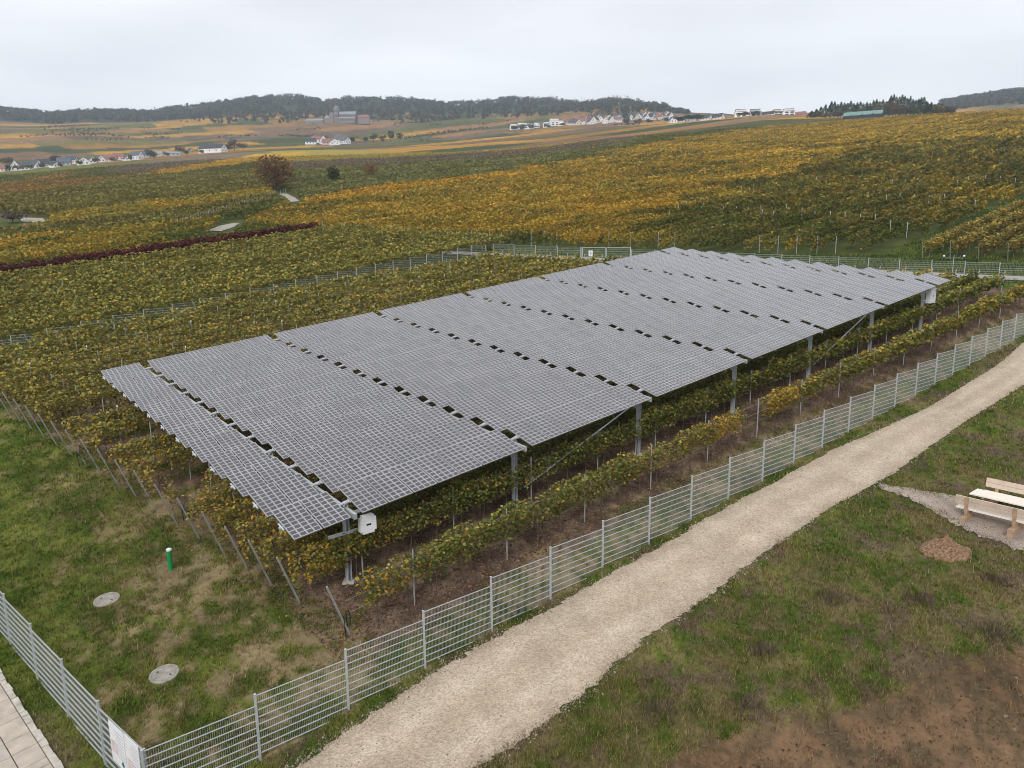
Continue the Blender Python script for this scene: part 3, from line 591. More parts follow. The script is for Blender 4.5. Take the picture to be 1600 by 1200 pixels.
for i in range(4):
    for j in range(8):
        c = EX * (.015 + (i + .5) * px_) + EYh * (.015 + (j + .5) * py_) + NN * .0025
        mb.add([c - EX * cx / 2 - EYh * cy / 2, c + EX * cx / 2 - EYh * cy / 2, c + EX * cx / 2 + EYh * cy / 2, c - EX * cx / 2 + EYh * cy / 2], [(0, 1, 2, 3)], 1)
for q in (.30, .70):
    mb.frame(EX * (wid - .02) + EYh * (LEN * q - .03) - .01 * NN, EX * .04, EYh * .06, NN * .022, 2)
PANEL = mb.mesh('solar_panel', 'panel_glass', 'cell', 'alu')
root = empty('solar_roof', P(2.3, .9)); tag(root, 'long raised roof of twelve tilted solar panel rows on steel posts over vines', 'solar roof')
rl = np.array(root.location)
slots = []
for row in range(1, 13):
    t = 0
    for n, cnt in enumerate((2, 7, 7, 7, 7, 7, 7, 2)):
        for k in range(cnt): slots.append(canopy(t, n, row)); t += 1
slots = np.array(slots); dist = np.linalg.norm(slots - np.array([0, 0, HC]), axis=1); order = np.argsort(dist)
for i in order[:300]:
    o = link('solar_panel', PANEL, root, Vector(slots[i] - rl))
mv = np.array([v.co for v in PANEL.vertices]); fl = [tuple(p_.vertices) for p_ in PANEL.polygons]; mi = [p_.material_index for p_ in PANEL.polygons]
mb = MB()
for i in order[300:]:
    b = len(mb.v); mb.v += [tuple(q) for q in (mv + slots[i] - rl)]; mb.f += [tuple(b + q for q in f) for f in fl]; mb.m += mi
o = mb.build('far_solar_panels', ['panel_glass', 'cell', 'alu'], root); o['kind'] = 'stuff'
def R3(q): return Vector(np.asarray(q) - rl)
TOT = 46 * PA + 7 * PGAP
mid = .5 * EY - .075 * NN
for row in range(1, 13):
    c = canopy(0, 0, row) + mid
    mb = MB(); mb.tube(R3(c - .12 * EX), R3(c + TOT * U1 + .1 * EX), .05, n=8); mb.build('torque_tube', 'galvanised', root)
    for side in (.30, .70):
        c2 = canopy(0, 0, row) + side * EY - .045 * NN
    # bright end bracket at the front edge
    mb = MB(); mb.frame(R3(c - .07 * EX - .22 * EYh - .01 * NN), Vector(EX * .05), Vector(EYh * .44), Vector(NN * .05)); mb.build('end_bracket', 'galvanised', root)
drive = MB(); drive.tube((0, 0, 0), tuple(EX * (PGAP - .03)), .052, n=12); drive.tube(tuple(EX * .12), tuple(EX * .26), .07, n=12)
DRV = drive.mesh('drive_sleeve', 'alu')
clampm = MB(); clampm.frame(-.005 * EX - .12 * EYh, EX * .03, EYh * .24, NN * .04); CLP = clampm.mesh('gap_bracket', 'alu')
for k in range(7):
    t = 2 + 7 * k
    for row in range(1, 13):
        c = canopy(t, k, row) + mid + .02 * NN
        link('drive_sleeve', DRV, root, R3(c + .012 * EX)); link('gap_bracket', CLP, root, R3(canopy(t, k + 1, row) + mid + .02 * NN - .04 * EX))
# posts and cross beams in every gap line
def hpost(a, b, w=.17, d=.17, tf=.02):
    mb = MB(); mb.bar(a, b, w, tf)
    a = Vector(a); b = Vector(b)
    for s_ in (-1, 1):
        off = Vector(UV) * s_ * (d / 2 - tf / 2)
        mb.frame(a + off - Vector(VV) * w / 2 - Vector(UV) * tf / 2, Vector(VV) * w, Vector(UV) * tf, b - a)
    return mb
tops = {}
for k in range(7):
    n = k + .5; t = 2 + 7 * k
    a = canopy(t, n, 12) + .5 * EY - .33 * NN; b = canopy(t, n, 1) + .5 * EY - .33 * NN
    dv = (b - a) / np.linalg.norm(b - a)
    mb = MB(); mb.bar(R3(a - dv * .75), R3(b + dv * .75), .12, .2); mb.build('cross_beam', 'galvanised', root)
    for row in (12, 9, 6, 3, 1):
        top = canopy(t, n, row) + .5 * EY - .16 * NN; gx, gy = top[:2]; bz = float(zg(gx, gy)) - .2
        hp = hpost(R3((gx, gy, bz)), R3((gx, gy, top[2]))).build('post', 'galvanised', root)
        tops[k, row] = (gx, gy, bz, top[2])
        mb = MB(); mb.box(tuple(R3((gx - .2, gy - .2, bz + .1))), tuple(R3((gx + .2, gy + .2, bz + .24)))); mb.build('footing', 'concrete', root)
        kb = np.array([gx, gy, top[2] - .9]); ke = np.array([gx, gy, top[2] - .25]) + VV * .6
        mb = MB(); mb.bar(R3(kb), R3(ke), .06); mb.build('knee_brace', 'galvanised', root)
for k in (2, 5):
    for row in (12, 6):
        g0 = tops[k, row]; g1 = tops[k - 1, row]
        a = np.array([g0[0], g0[1], g0[3] - .35]); b = np.array([g1[0], g1[1], g1[2] + .8]); mb = MB(); mb.tube(R3(a), R3(a + (b - a) * .93), .032, n=8); mb.build('diagonal_brace', 'galvanised', root)
for k in (1, 2):
    g0 = tops[k, 12]; a = np.array([g0[0], g0[1], g0[3] - .45]); g1 = tops[k, 9]
    b = np.array([g1[0], g1[1], g1[2] + 1.2]); mb = MB(); mb.tube(R3(a), R3(b), .03, n=6); mb.build('cross_brace', 'galvanised', root)
# short arms at the first post that carry the box
g0 = tops[0, 12]; pt = np.array([g0[0], g0[1], 0])
for z_, s0, s1 in ((g0[3] - .28, -.55, .75), (g0[3] - .95, -.75, .85)):
    a = pt + np.array([0, 0, z_]) - VV * .12; mb = MB(); mb.bar(R3(a + UV * s0), R3(a + UV * s1), .05, .11); mb.build('carrier_arm', 'galvanised', root)
# white rounded box
def rounded_box(name, w, d, h, r, mat, parent):
    bm = bmesh.new(); bmesh.ops.create_cube(bm, size=1)
    for v in bm.verts: v.co = Vector((v.co.x * w, v.co.y * d, v.co.z * h))
    es = [e for e in bm.edges if abs((e.verts[0].co - e.verts[1].co).y) > d * .5]
    bmesh.ops.bevel(bm, geom=es, offset=r, segments=5, affect='EDGES')
    bmesh.ops.bevel(bm, geom=[e for e in bm.edges if abs((e.verts[0].co - e.verts[1].co).y) < 1e-5], offset=.012, segments=2, affect='EDGES')
    me = bpy.data.meshes.new(name); bm.to_mesh(me); bm.free(); me.materials.append(MATS[mat]); return link(name, me, parent)
bp = pt + UV * .60 - VV * .42 + np.array([0, 0, g0[3] - .70])
bx = empty('inverter_box', bp, YAW); tag(bx, 'white rounded control box mounted beside the first roof post', 'control box')
rounded_box('housing', .62, .2, .66, .09, 'white_plastic', bx)
mb = MB(); mb.box((-.09, -.1055, -.03), (.09, -.1005, .03)); mb.build('dark_slot', 'black_rubber', bx)
mb = MB(); mb.box((-.2, .1, -.2), (.2, .125, .2)); mb.build('mounting_plate', 'galvanised', bx)
g6 = tops[6, 12]; cb = np.array([g6[0], g6[1], g6[2] + .2]) + UV * .62 - VV * .24
cbx = empty('switch_cabinet', cb, YAW); tag(cbx, 'white switch cabinet mounted on the last roof post at the far corner', 'cabinet')
mb = MB(); mb.box((-.45, -.2, 1.9), (.45, .12, 2.9)); mb.build('housing', 'white_plastic', cbx)
mb = MB(); mb.box((-.5, -.25, 2.903), (.5, .15, 2.95)); mb.build('rain_roof', 'white_plastic', cbx)
mb = MB(); mb.box((-.42, -.213, 1.95), (-.01, -.2, 2.85)); mb.box((.01, -.213, 1.95), (.42, -.2, 2.85)); d_ = mb.build('door', 'white_print', cbx)
mb = MB(); mb.box((-.06, -.235, 2.35), (-.03, -.213, 2.5)); mb.build('handle', 'black_rubber', d_)
mb = MB(); mb.box((-.75, .122, 2.05), (.5, .17, 2.13)); mb.box((-.75, .122, 2.65), (.5, .17, 2.73)); mb.build('mounting_rail', 'galvanised', cbx)

# ------------------------------------------------------------------ vine rows
mb = MB(); mb.box((-.02, -.025, -.2), (.02, .025, 1.95)); mb.box((-.026, -.031, .3), (.026, -.025, 1.9)); VPOST = mb.mesh('post', 'steel_post')
mb = MB(); mb.box((-.025, -.03, -.2), (.025, .03, 2.0)); mb.box((-.031, -.036, .2), (-.025, .036, 1.95)); EPOST = mb.mesh('end_post', 'steel_post')
mb = MB(); mb.tube((0, 0, -.1), (.03, .01, .35), .028, .022, 6); mb.tube((.03, .01, .35), (-.02, 0, .75), .022, .018, 6); mb.tube((-.02, 0, .75), (.25, .01, .9), .014, .01, 5); mb.tube((-.02, 0, .75), (-.27, 0, .88), .014, .01, 5)
TRUNK = mb.mesh('trunk', 'vine_wood')
mb = MB(); mb.box((-.03, -.03, 1.88), (.03, .03, 1.98)); CAPM = mb.mesh('white_cap', 'white_plastic')
def row_dir(ang): c, s_ = math.cos(ang), math.sin(ang); return np.array([c, s_])
def vine_row(label, group, u0, v0, L, ang, colf, gaps=(), ends=(True, True), h0=.78, h1=1.88, half=.235, dens=1., trunks=0, wires=False, postgap=4.0, posts=True, caps=0, front=0., lit_tips=1.):
    """one trellised row starting at (u0,v0), running L metres at angle ang to the canopy axis"""
    dd = row_dir(ang); st = PG(u0, v0); root = empty('vine_row', st); tag(root, label, 'vine row', group); r0 = np.array(st)
    wdir = dd[0] * UV[:2] + dd[1] * VV[:2]; wn = np.array([-wdir[1], wdir[0]]); o2 = r0[:2]
    # foliage
    s = np.arange(-.35 if front > .35 else .35, L - .3, .25); xy = o2 + s[:, None] * wdir; d = np.hypot(*xy.T)
    size = np.clip(.0040 * d, .135, .36)
    vig = .12 + 1.75 * fbm(s / 1.25 + v0 * 3.3, s * 0 + v0, 111, 3)            # some plants are fuller than others
    for a, b in gaps: vig = np.where((s > a) & (s < b), 0, vig)
    n = np.floor(.25 * dens * 7.4 / size ** 2 * vig * (1 + front * sstep(8, 0, s)) * sstep(0, .5, s - s[0] + .1) + rng.random(len(s))).astype(int)
    si = np.repeat(np.arange(len(s)), n); N = len(si)
    ss = s[si] + rng.uniform(-.14, .14, N); vg = vig[si]
    t = rng.beta(1.6, 1.25, N); hb = h0 - .32 * min(front, 1) * sstep(3.5, 0, ss); z = hb + (h1 - hb + .25 * (vg - 1)) * t + rng.normal(0, .04, N)
    bul = half * (.55 + .75 * np.sin(np.clip(t, .05, 1) * math.pi * .8)) * (.75 + .3 * vg)
    q = rng.choice([-1, 1], N) * bul * np.sqrt(rng.random(N) * .9 + .1) + (fbm(ss / .7, t * 3 + v0, 121, 2) - .5) * .28
    x = o2[0] + ss * wdir[0] + q * wn[0]; y = o2[1] + ss * wdir[1] + q * wn[1]
    Pt = np.stack([x, y, ground(x, y) + z], 1) - r0
    c = colf(ss, t, N); g1 = sstep(.3, .7, fbm(ss / 1.1 + v0, t * 1.6, 261, 3))[:, None]; far_ = sstep(28, 45, np.hypot(x, y))[:, None] * .30; tip = (rng.random(N) < .30 * lit_tips * sstep(.62, .95, t) * (far_[:, 0] > .1))[:, None]
    c = c * (.78 - far_) + (.22 + far_) * (np.median(c, 0) * (.75 + .6 * g1)); c = np.where(tip, .4 * c + .6 * pick(N, dict(pale=3, yellow=2, olive=1)), c)  # far row tops: real yellow tips, increased to paint in light on the tops
    c = c * (1.1 + .25 * sstep(.5, 1, t))[:, None] * rng.uniform(.88, 1.14)  # upper leaves lightened: light on the row tops put into the leaf colour
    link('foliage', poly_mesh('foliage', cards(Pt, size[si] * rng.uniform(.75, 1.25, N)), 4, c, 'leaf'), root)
    if posts:
        k = 2.4
        j = 0
        while k < L - 1.5:
            p_ = o2 + k * wdir; link('post', VPOST, root, Vector((p_[0], p_[1], float(ground(*p_)))) - st)
            if caps and j % caps == int(abs(v0 * 7)) % caps: link('white_cap', CAPM, root, Vector((p_[0], p_[1], float(ground(*p_)))) - st)
            k += postgap; j += 1
        if ends[0]:
            e = link('end_post', EPOST, root, Vector((0, 0, 0))); e.rotation_euler = (0, -R_(20), math.atan2(wdir[1], wdir[0]))
        if ends[1]:
            p_ = o2 + L * wdir; e = link('end_post', EPOST, root, Vector((p_[0], p_[1], float(ground(*p_)))) - st); e.rotation_euler = (0, R_(14), math.atan2(wdir[1], wdir[0]))
    if wires:
        mb = MB()
        for hz in (.8, 1.25, 1.7):
            pts = [o2 + k * wdir for k in np.linspace(-.1, L, 16)]; pts = [Vector((a[0], a[1], float(ground(*a)) + hz)) - st for a in pts]
            for a, b in zip(pts, pts[1:]): mb.tube(a, b, .0022, n=3, cap=False)
        mb.build('wire', 'galvanised', root)
    if trunks:
        k = 1.0
        while k < min(trunks, L - .5):
            if not any(a - .2 < k < b + .2 for a, b in gaps):
                p_ = o2 + k * wdir; e = link('trunk', TRUNK, root, Vector((p_[0], p_[1], float(zg(*p_)))) - st); e.rotation_euler = (0, 0, rng.uniform(0, 6.28))
            k += 1.15
    return root
def mixer(base, spots, edge_yellow=0., seed=0):
    """base mix; noise patches turn to the second mix; the row start may be yellower"""
    def f(ss, t, N):
        c = pick(N, base); c2 = pick(N, dict(yellow=4.5, orange=1, olive=2.2, pale=3, brown=.5))
        w_ = sstep(.56, .74, fbm(ss / 2.3 + seed * 13.7, t * 1.3 + seed, 131, 3)) * spots
        if edge_yellow: w_ = np.maximum(w_, edge_yellow * sstep(4.5, 0, ss))
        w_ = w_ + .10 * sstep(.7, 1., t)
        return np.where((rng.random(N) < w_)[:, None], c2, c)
    return f
def rowA(ss, t, N):
    c = pick(N, dict(green=5.5, olive=3.6, pale=2.4, yellow=.4, dark=.4)); c2 = pick(N, dict(yellow=5, orange=3, pale=.8))
    w_ = np.zeros(N)
    for a, b, k in ((0, 2.2, .35), (13, 18.5, .28), (18.6, 20.6, 1.1), (23, 25.8, 1.15), (25.8, 29, .3), (33, 38, .3), (41, 60, .35)): w_ = np.where((ss > a) & (ss < b), k, w_)
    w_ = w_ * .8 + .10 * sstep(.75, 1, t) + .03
    return np.where((rng.random(N) < w_)[:, None], c2, c)
ENC_G = 'vine rows inside the mesh fence'
G1 = dict(green=6, olive=3.4, dark=.9, pale=1.8, yellow=.3, brown=.2)
G2 = dict(olive=5.5, green=3, dark=.5, brown=1.2, pale=1.8, yellow=1.0, orange=.4)
G3 = dict(olive=5.2, green=3.0, brown=1.3, orange=.8, yellow=1.1, pale=1.2, dark=.6)
NV = 26
for i in range(NV):
    v = (-1.9, .85, 2.6, 4.2)[i] if i < 4 else -1.9 + 1.95 * i; u0 = row_end(v)
    if v > left_v(u0) - 1.3: u0 = (v + 1.3 - 46.3) / .15 + .5
    u1 = rear_u(v) - 6.2
    if i == 0: u1 = 60.5
    L = u1 - u0
    if L < 6: continue
    gaps = []
    if i == 0: gaps = [(0, .55), (21.0, 22.9)]; f = rowA
    elif i <= 2: f = mixer(G1, .6, .8, i); gaps = [(0, .3)]
    elif i <= 9: f = mixer(G3, .6, .65, i)
    elif i <= 14: f = mixer(G3, .5, .3, i)
    else: f = mixer(G2, .45, .2, i)
    if i == 7: gaps = [(0, 5.5)]
    if i == 6: gaps = [(0, 1.4)]
    if i == 10: gaps = [(0, 4.5)]
    if i == 13: gaps = [(0, 6.)]
    where = 'nearest the gravel track' if i == 0 else ('%s from the gravel track' % ORD[i])
    desc = 'green vine row with golden patches, ' if i == 0 else ('green and gold vine row under the roof edge, ' if i < 3 else ('rusty green vine row running under the solar roof, ' if i < 13 else 'olive brown vine row left of the solar roof, '))
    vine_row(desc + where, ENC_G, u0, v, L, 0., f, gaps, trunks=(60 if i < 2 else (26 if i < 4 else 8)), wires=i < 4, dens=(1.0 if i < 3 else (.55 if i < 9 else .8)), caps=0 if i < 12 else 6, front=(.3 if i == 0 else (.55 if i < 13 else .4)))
# vineyard outside the left fence
LEFT_G = 'vine rows between the left fence and the dark red row'
ang = math.atan(.155)
for j in range(19):
    v0 = 48.6 + 1.95 * j; u0 = -12.
    L = 60. - .25 * j + 12 - 2
    f = mixer(dict(green=3, olive=5.2, dark=.5, pale=2, yellow=1.1, brown=.9), .7, 0, 40 + j)
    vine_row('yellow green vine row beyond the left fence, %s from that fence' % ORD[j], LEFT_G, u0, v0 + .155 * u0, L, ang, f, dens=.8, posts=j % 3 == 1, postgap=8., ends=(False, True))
for j in range(2):
    def f(ss, t, N): return pick(N, dict(wine=7, red=.8, brown=.6))
    vine_row('dark red vine row crossing the left slope, ' + ('nearer one of the pair' if j == 0 else 'farther one of the pair'), 'dark red vine rows', -14., 86.4 + 1.9 * j - .155 * 14, 62 + j, ang, f, dens=1.9, posts=False, h0=.3, h1=2.2, half=.5, lit_tips=0.)
# rows at the right edge beyond the rear lane
for j in range(6):
    v0 = 12.6 - 2.3 * j; u0 = rear_u(v0) + 11.2 + .3 * j
    f = mixer(dict(olive=4, green=2, brown=3, orange=1.2, yellow=.8, dark=1), .7, .3, 80 + j)
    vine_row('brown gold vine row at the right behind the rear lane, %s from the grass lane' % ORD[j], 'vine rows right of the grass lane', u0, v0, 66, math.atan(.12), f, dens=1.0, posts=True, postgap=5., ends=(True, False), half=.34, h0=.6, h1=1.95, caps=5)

# ------------------------------------------------------------------ hillside vineyards too many to count
def field():
    ang_ = math.atan(.13); dd = row_dir(ang_); nn = np.array([-dd[1], dd[0]])
    a = np.arange(-60, 640, .45); b = np.arange(-260, 560, 2.3)
    Aa, Bb = np.meshgrid(a, b); Aa = Aa.ravel(); Bb = Bb.ravel(); Aa = Aa + rng.uniform(-.2, .2, len(Aa))
    u = Aa * dd[0] + Bb * nn[0]; v = Aa * dd[1] + Bb * nn[1]
    x = OC[0] + u * UV[0] + v * VV[0]; y = OC[1] + u * UV[1] + v * VV[1]
    d = np.hypot(x, y); azm = np.arctan2(x, y)
    k = (d > 84) & (d < 640) & (np.abs(azm) < R_(43)); k &= ~((u < rear_u(v) + 5.2) & (v < left_v(u) + 41.8)); k &= u > rear_u(v) + 5.2 + 6 * sstep(22, 14, v)
    k |= (d > 84) & (d < 640) & (np.abs(azm) < R_(43)) & (v > left_v(u) + 43.)
    k &= ~((v < 14.5 + .12 * (u - 75)) & (v > -3 + .12 * (u - 75)) & (u < 146) & (u > 60))
    k &= rng.random(len(k)) < np.clip(340 / d, .38, 1)
    x, y, d, u, v = x[k], y[k], d[k], u[k], v[k]
    z = ground(x, y); px, py = project(np.stack([x, y, z], 1)); pi = parcel(px, py, x, y, d)
    vig = fbm(x / 4, y / 4, 151, 3); keep = (pi >= 0) & (vig > .2)
    x, y, z, d, u, v, pi, vig = [q[keep] for q in (x, y, z, d, u, v, pi, vig)]
    n = np.clip(np.floor((780 + 950 * sstep(190, 110, d)) / d * (.6 + .8 * vig) + rng.random(len(d))), 1, 16).astype(int)
    ii = np.repeat(np.arange(len(x)), n); N = len(ii)
    t = rng.beta(1.5, 1.2, N); q = rng.normal(0, .14, N); al = rng.uniform(-.3, .3, N)
    wv = dd[0] * UV[:2] + dd[1] * VV[:2]; wn = np.array([-wv[1], wv[0]])
    X = x[ii] + al * wv[0] + q * wn[0]; Y = y[ii] + al * wv[1] + q * wn[1]
    Zz = z[ii] + .45 + (1.25 + .5 * (vig[ii] - .5)) * t
    size = np.clip(.0033 * d[ii], .32, .98) * rng.uniform(.75, 1.3, N)
    al_ = X * wv[0] + Y * wv[1]; ac_ = np.round((X * wn[0] + Y * wn[1]) / 2.3)
    patch = fbm(X / 14, Y / 14, 161, 3); patch2 = fbm(al_ / 7, ac_ * 3.7, 171, 2) * .75 + .25 * fbm(X / 2, Y / 2, 173, 2); rowt = .74 + .52 * hash2(ac_, np.floor(al_ / 60), 19)
    for i, pc in enumerate(PARC):
        s_ = np.where(pi[ii] == i)[0]
        if len(s_) < 40: continue
        c = pick(len(s_), pc[2]); av = MIXAVG[i]
        alt = dict(pc[2]); keys = sorted(alt, key=lambda k_: LC[LN.index(k_)].sum()); dark = {keys[0]: 3, keys[1]: 3, 'olive': 2}; lite = {keys[-1]: 4, keys[-2]: 2}
        pv_ = patch[s_] * .5 + patch2[s_] * .5
        r_ = rng.random(len(s_)); lo_ = np.array([LC[LN.index(k_)] * q_ for k_, q_ in dark.items()]).sum(0) / sum(dark.values()); hi_ = np.array([LC[LN.index(k_)] * q_ for k_, q_ in lite.items()]).sum(0) / sum(lite.values())
        f_lo = sstep(.52, .30, pv_)[:, None]; f_hi = sstep(.48, .72, pv_)[:, None]; sm = av * (1 - f_lo) * (1 - f_hi) + lo_ * f_lo + hi_ * f_hi
        c = np.where((r_ < sstep(.52, .72, pv_) * .75)[:, None], pick(len(s_), lite), c)
        c = np.where((r_ < sstep(.48, .30, pv_) * .75)[:, None], pick(len(s_), dark), c) * (1.2 if pc[0][:4] == 'gold' else 1.08); c = .42 * c + .62 * sm * rng.uniform(.8, 1.2, (len(s_), 1)) * 1.1; c = c * rowt[s_][:, None]
        pts = np.stack([X[s_], Y[s_], Zz[s_]], 1)
        o = link('vineyard', poly_mesh('vineyard', cards(pts, size[s_], .25), 4, c, 'far_leaf'))
        tag(o, pc[3], 'vineyard', 'hillside vineyards', 'stuff')
        FIELDS[pc[0]] = o
FIELDS = {}
field()
# pale posts standing in the two big right-hand vineyards and the stakes on the left
mb = MB(); mb.box((-.032, -.032, -.2), (.032, .032, 1.95)); mb.box((-.04, -.04, 1.75), (.04, .04, 1.98)); PPOST = mb.mesh('post', 'galvanised')
mb = MB(); mb.box((-.035, -.035, -.2), (.035, .035, 2.0)); mb.box((-.045, -.045, 1.98), (.045, .045, 2.03)); GPOST = mb.mesh('stake', 'steel_post')
def put_posts(parent, pts, mesh):
    for q in pts: link(mesh.name.split('.')[0], mesh, FIELDS[parent], px_far(*q))
dr = [(1522, 333), (1416, 372), (1390, 368), (1366, 358), (1343, 357), (1319, 354), (1296, 352), (1467, 325), (1474, 322), (1450, 324), (1427, 322), (1405, 320), (1384, 322), (1355, 318), (1383, 312), (1495, 298), (1512, 291), (1525, 292), (1539, 288), (1562, 290), (1585, 294), (1393, 296), (1413, 296), (1432, 294),
      (1190, 348), (1188, 341), (1168, 344), (1150, 343), (1208, 351), (1228, 340), (1252, 345), (1272, 352), (1060, 338), (1072, 332), (1098, 336), (1130, 342), (1045, 348), (1170, 310), (1177, 303), (1158, 306), (1290, 296), (1275, 290), (1318, 290), (1330, 248), (1350, 256), (1316, 258), (1456, 248), (1500, 236), (1568, 244), (1585, 240)]
put_posts('dark_right', dr, PPOST)
gl = [(1215, 396), (1244, 397), (1276, 396), (1305, 397), (1186, 395), (1054, 389), (1028, 388), (985, 387), (951, 386)]
put_posts('dark_right', gl, GPOST)
gd = [(730, 388), (750, 386), (765, 384), (800, 384), (830, 386), (850, 384), (870, 388), (900, 387), (700, 385), (680, 381), (660, 379), (640, 377), (610, 376), (585, 374), (560, 372), (535, 369), (505, 366), (480, 364), (590, 312), (596, 309)]
put_posts('gold', gd, GPOST)
lk = [(275 + k * 4.0, 361 - k * 1.28) for k in range(44)]
put_posts('left_mid', lk, GPOST)

# ------------------------------------------------------------------ small things inside and around the fence
for (x_, y_), lab in (((167, 938), 'round concrete manhole cover in the lawn near the green pipe'), ((257, 1055), 'round concrete manhole cover in the lawn nearest the fence corner')):
    q = px_plane(x_, y_); c = Vector((q[0], q[1], float(zg(*q)))); o = empty('manhole_cover', c); tag(o, lab, 'manhole cover', 'manhole covers in the lawn')
    nrm = Vector((-GRAD[0], -GRAD[1], 1)).normalized(); o.rotation_euler = nrm.to_track_quat('Z', 'Y').to_euler()
    mb = MB(); n = 32
    prof = [(.0, .055), (.32, .055), (.325, .045), (.34, .045), (.345, .058), (.41, .058), (.425, .04), (.425, -.1)]
    vs_ = []; fs_ = []
    for r_, z_ in prof[1:]: vs_ += [(r_ * math.cos(i * 6.28319 / n), r_ * math.sin(i * 6.28319 / n), z_) for i in range(n)]
    fs_.append(tuple(range(n)))
    for k in range(len(prof) - 2): fs_ += [(k * n + i, (k + 1) * n + i, (k + 1) * n + (i + 1) % n, k * n + (i + 1) % n) for i in range(n)]
    mb.add(vs_, fs_); mb.build('lid', 'cover', o)
    mb = MB(); mb.box((-.26, -.025, .056), (-.18, .025, .0585)); mb.box((.18, -.025, .056), (.26, .025, .0585)); mb.build('lift_slot', 'black_rubber', o)
q = px_plane(267, 890); o = empty('standpipe', (q[0], q[1], float(zg(*q)))); tag(o, 'short green upright pipe with a white cap in the lawn', 'pipe')
mb = MB(); mb.tube((0, 0, -.2), (0, 0, .74), .085, n=20); mb.build('pipe', 'pipe_green', o)
mb = MB(); mb.tube((0, 0, .74), (0, 0, .80), .098, n=20); mb.tube((0, 0, .80), (0, 0, .825), .06, n=14); mb.build('cap', 'white_plastic', o)
# irrigation hose loops by three end posts
for v, du, lab in ((9.85, .35, 'black hose loop hanging by the bare row end near the lawn'), (19.5, -.25, 'black hose loop at the row end farther left'), (-1.9, -.1, 'black hose on the leaning end post next to the track fence')):
    q = PG(row_end(v) + du, v - .02); o = empty('irrigation_hose', q); tag(o, lab, 'hose', 'irrigation hoses on end posts')
    mb = MB(); prev = None
    for i in range(25):
        a = i / 24 * 2 * math.pi * 1.0
        p_ = Vector(UV) * (.25 * math.cos(a) + .25) * (1 if v > 0 else .25) + Vector((0, 0, .62 + .27 * math.sin(a)))
        if prev is not None: mb.tube(prev, p_, .017, n=6, cap=False)
        prev = p_
    mb.tube(Vector(UV) * -.04 + Vector((0, 0, -.05)), Vector(UV) * -.1 + Vector((0, 0, .75)), .018, n=6); mb.build('loop', 'black_rubber', o)
# weather mast on the rear fence
q = PG(*rearp(6.3)); o = empty('weather_mast', q + Vector((-.3, -.5, 0))); tag(o, 'thin mast with two white sensors in front of the rear fence', 'sensor mast')
mb = MB(); mb.tube((0, 0, -.1), (0, 0, 2.3), .025, n=8); mb.build('mast', 'fence_zinc', o)
cd = Vector((.95, -.3, 0)).normalized()
mb = MB(); mb.tube(cd * -.95 + Vector((0, 0, 2.0)), cd * .95 + Vector((0, 0, 2.0)), .022, n=6); mb.build('cross_arm', 'steel_post', o)
for s_ in (-1, 1):
    bm = bmesh.new(); bmesh.ops.create_icosphere(bm, subdivisions=2, radius=.10)
    for v_ in bm.verts: v_.co += cd * s_ * .82 + Vector((0, 0, 2.18))
    me = bpy.data.meshes.new('sensor'); bm.to_mesh(me); bm.free(); me.materials.append(MATS['white_plastic']); link('sensor', me, o)
    mb = MB(); c_ = cd * s_ * .82; mb.tube(c_ + Vector((0, 0, 1.85)), c_ + Vector((0, 0, 2.1)), .05, n=8); mb.build('sensor_bracket', 'black_rubber', o)

# ------------------------------------------------------------------ picnic table and benches
TD = -Vector(VV); TN = Vector(UV); tz = math.atan2(TD.y, TD.x)
def bench(uc, vc, flip, lab):
    q = PG(uc, vc, .02); o = empty('picnic_bench', q, tz + (math.pi if flip else 0)); tag(o, lab, 'bench', 'benches at the picnic table')
    # local x along the bench, +y towards the table
    for y0 in (.02, .24):
        mb = MB(); mb.box((-1.2, y0, .42), (1.2, y0 + .19, .47)); mb.build('seat_plank', 'wood_top', o)
    for z0 in (.60, .785):
        mb = MB(); mb.frame((-1.2, -.04 - .09 * (z0 - .5), z0), (2.4, 0, 0), (0, .045, .006), (0, -.025, .17)); mb.build('back_plank', 'wood_pale', o)
    for sx in (-.8, .8):
        mb = MB(); mb.frame((sx - .055, -.05, 0), (.11, 0, 0), (0, .09, .01), (0, -.10, .95)); mb.build('back_post', 'wood_dark', o)
        mb = MB(); mb.box((sx - .10, -.36, -.12), (sx + .10, .5, .20)); mb.box((sx - .06, .05, .20), (sx + .06, .42, .42)); mb.build('foot_block', 'wood_dark', o)
    return o
bc = px_plane(1545, 823); bu, bv = uv_of(*bc)
bench(bu, bv, False, 'wooden bench with its back to the track, nearer side of the picnic table')
bench(bu + 2.25, bv - .25, True, 'wooden bench facing the track, far side of the picnic table')
q = PG(bu + 1.12, bv - .2, .02); o = empty('picnic_table', q, tz); tag(o, 'pale wooden picnic table between the two benches', 'table')
for i in range(4):
    mb = MB(); y0 = -.42 + i * .212; mb.box((-1.2, y0, .72), (1.2, y0 + .204, .765)); mb.build('top_plank', 'wood_top', o)
for sx in (-.75, .75):
    mb = MB(); mb.box((sx - .11, -.36, -.12), (sx + .11, .36, .18)); mb.box((sx - .07, -.14, .18), (sx + .07, .14, .64)); mb.box((sx - .05, -.38, .64), (sx + .05, .38, .72)); mb.build('trestle', 'wood_dark', o)
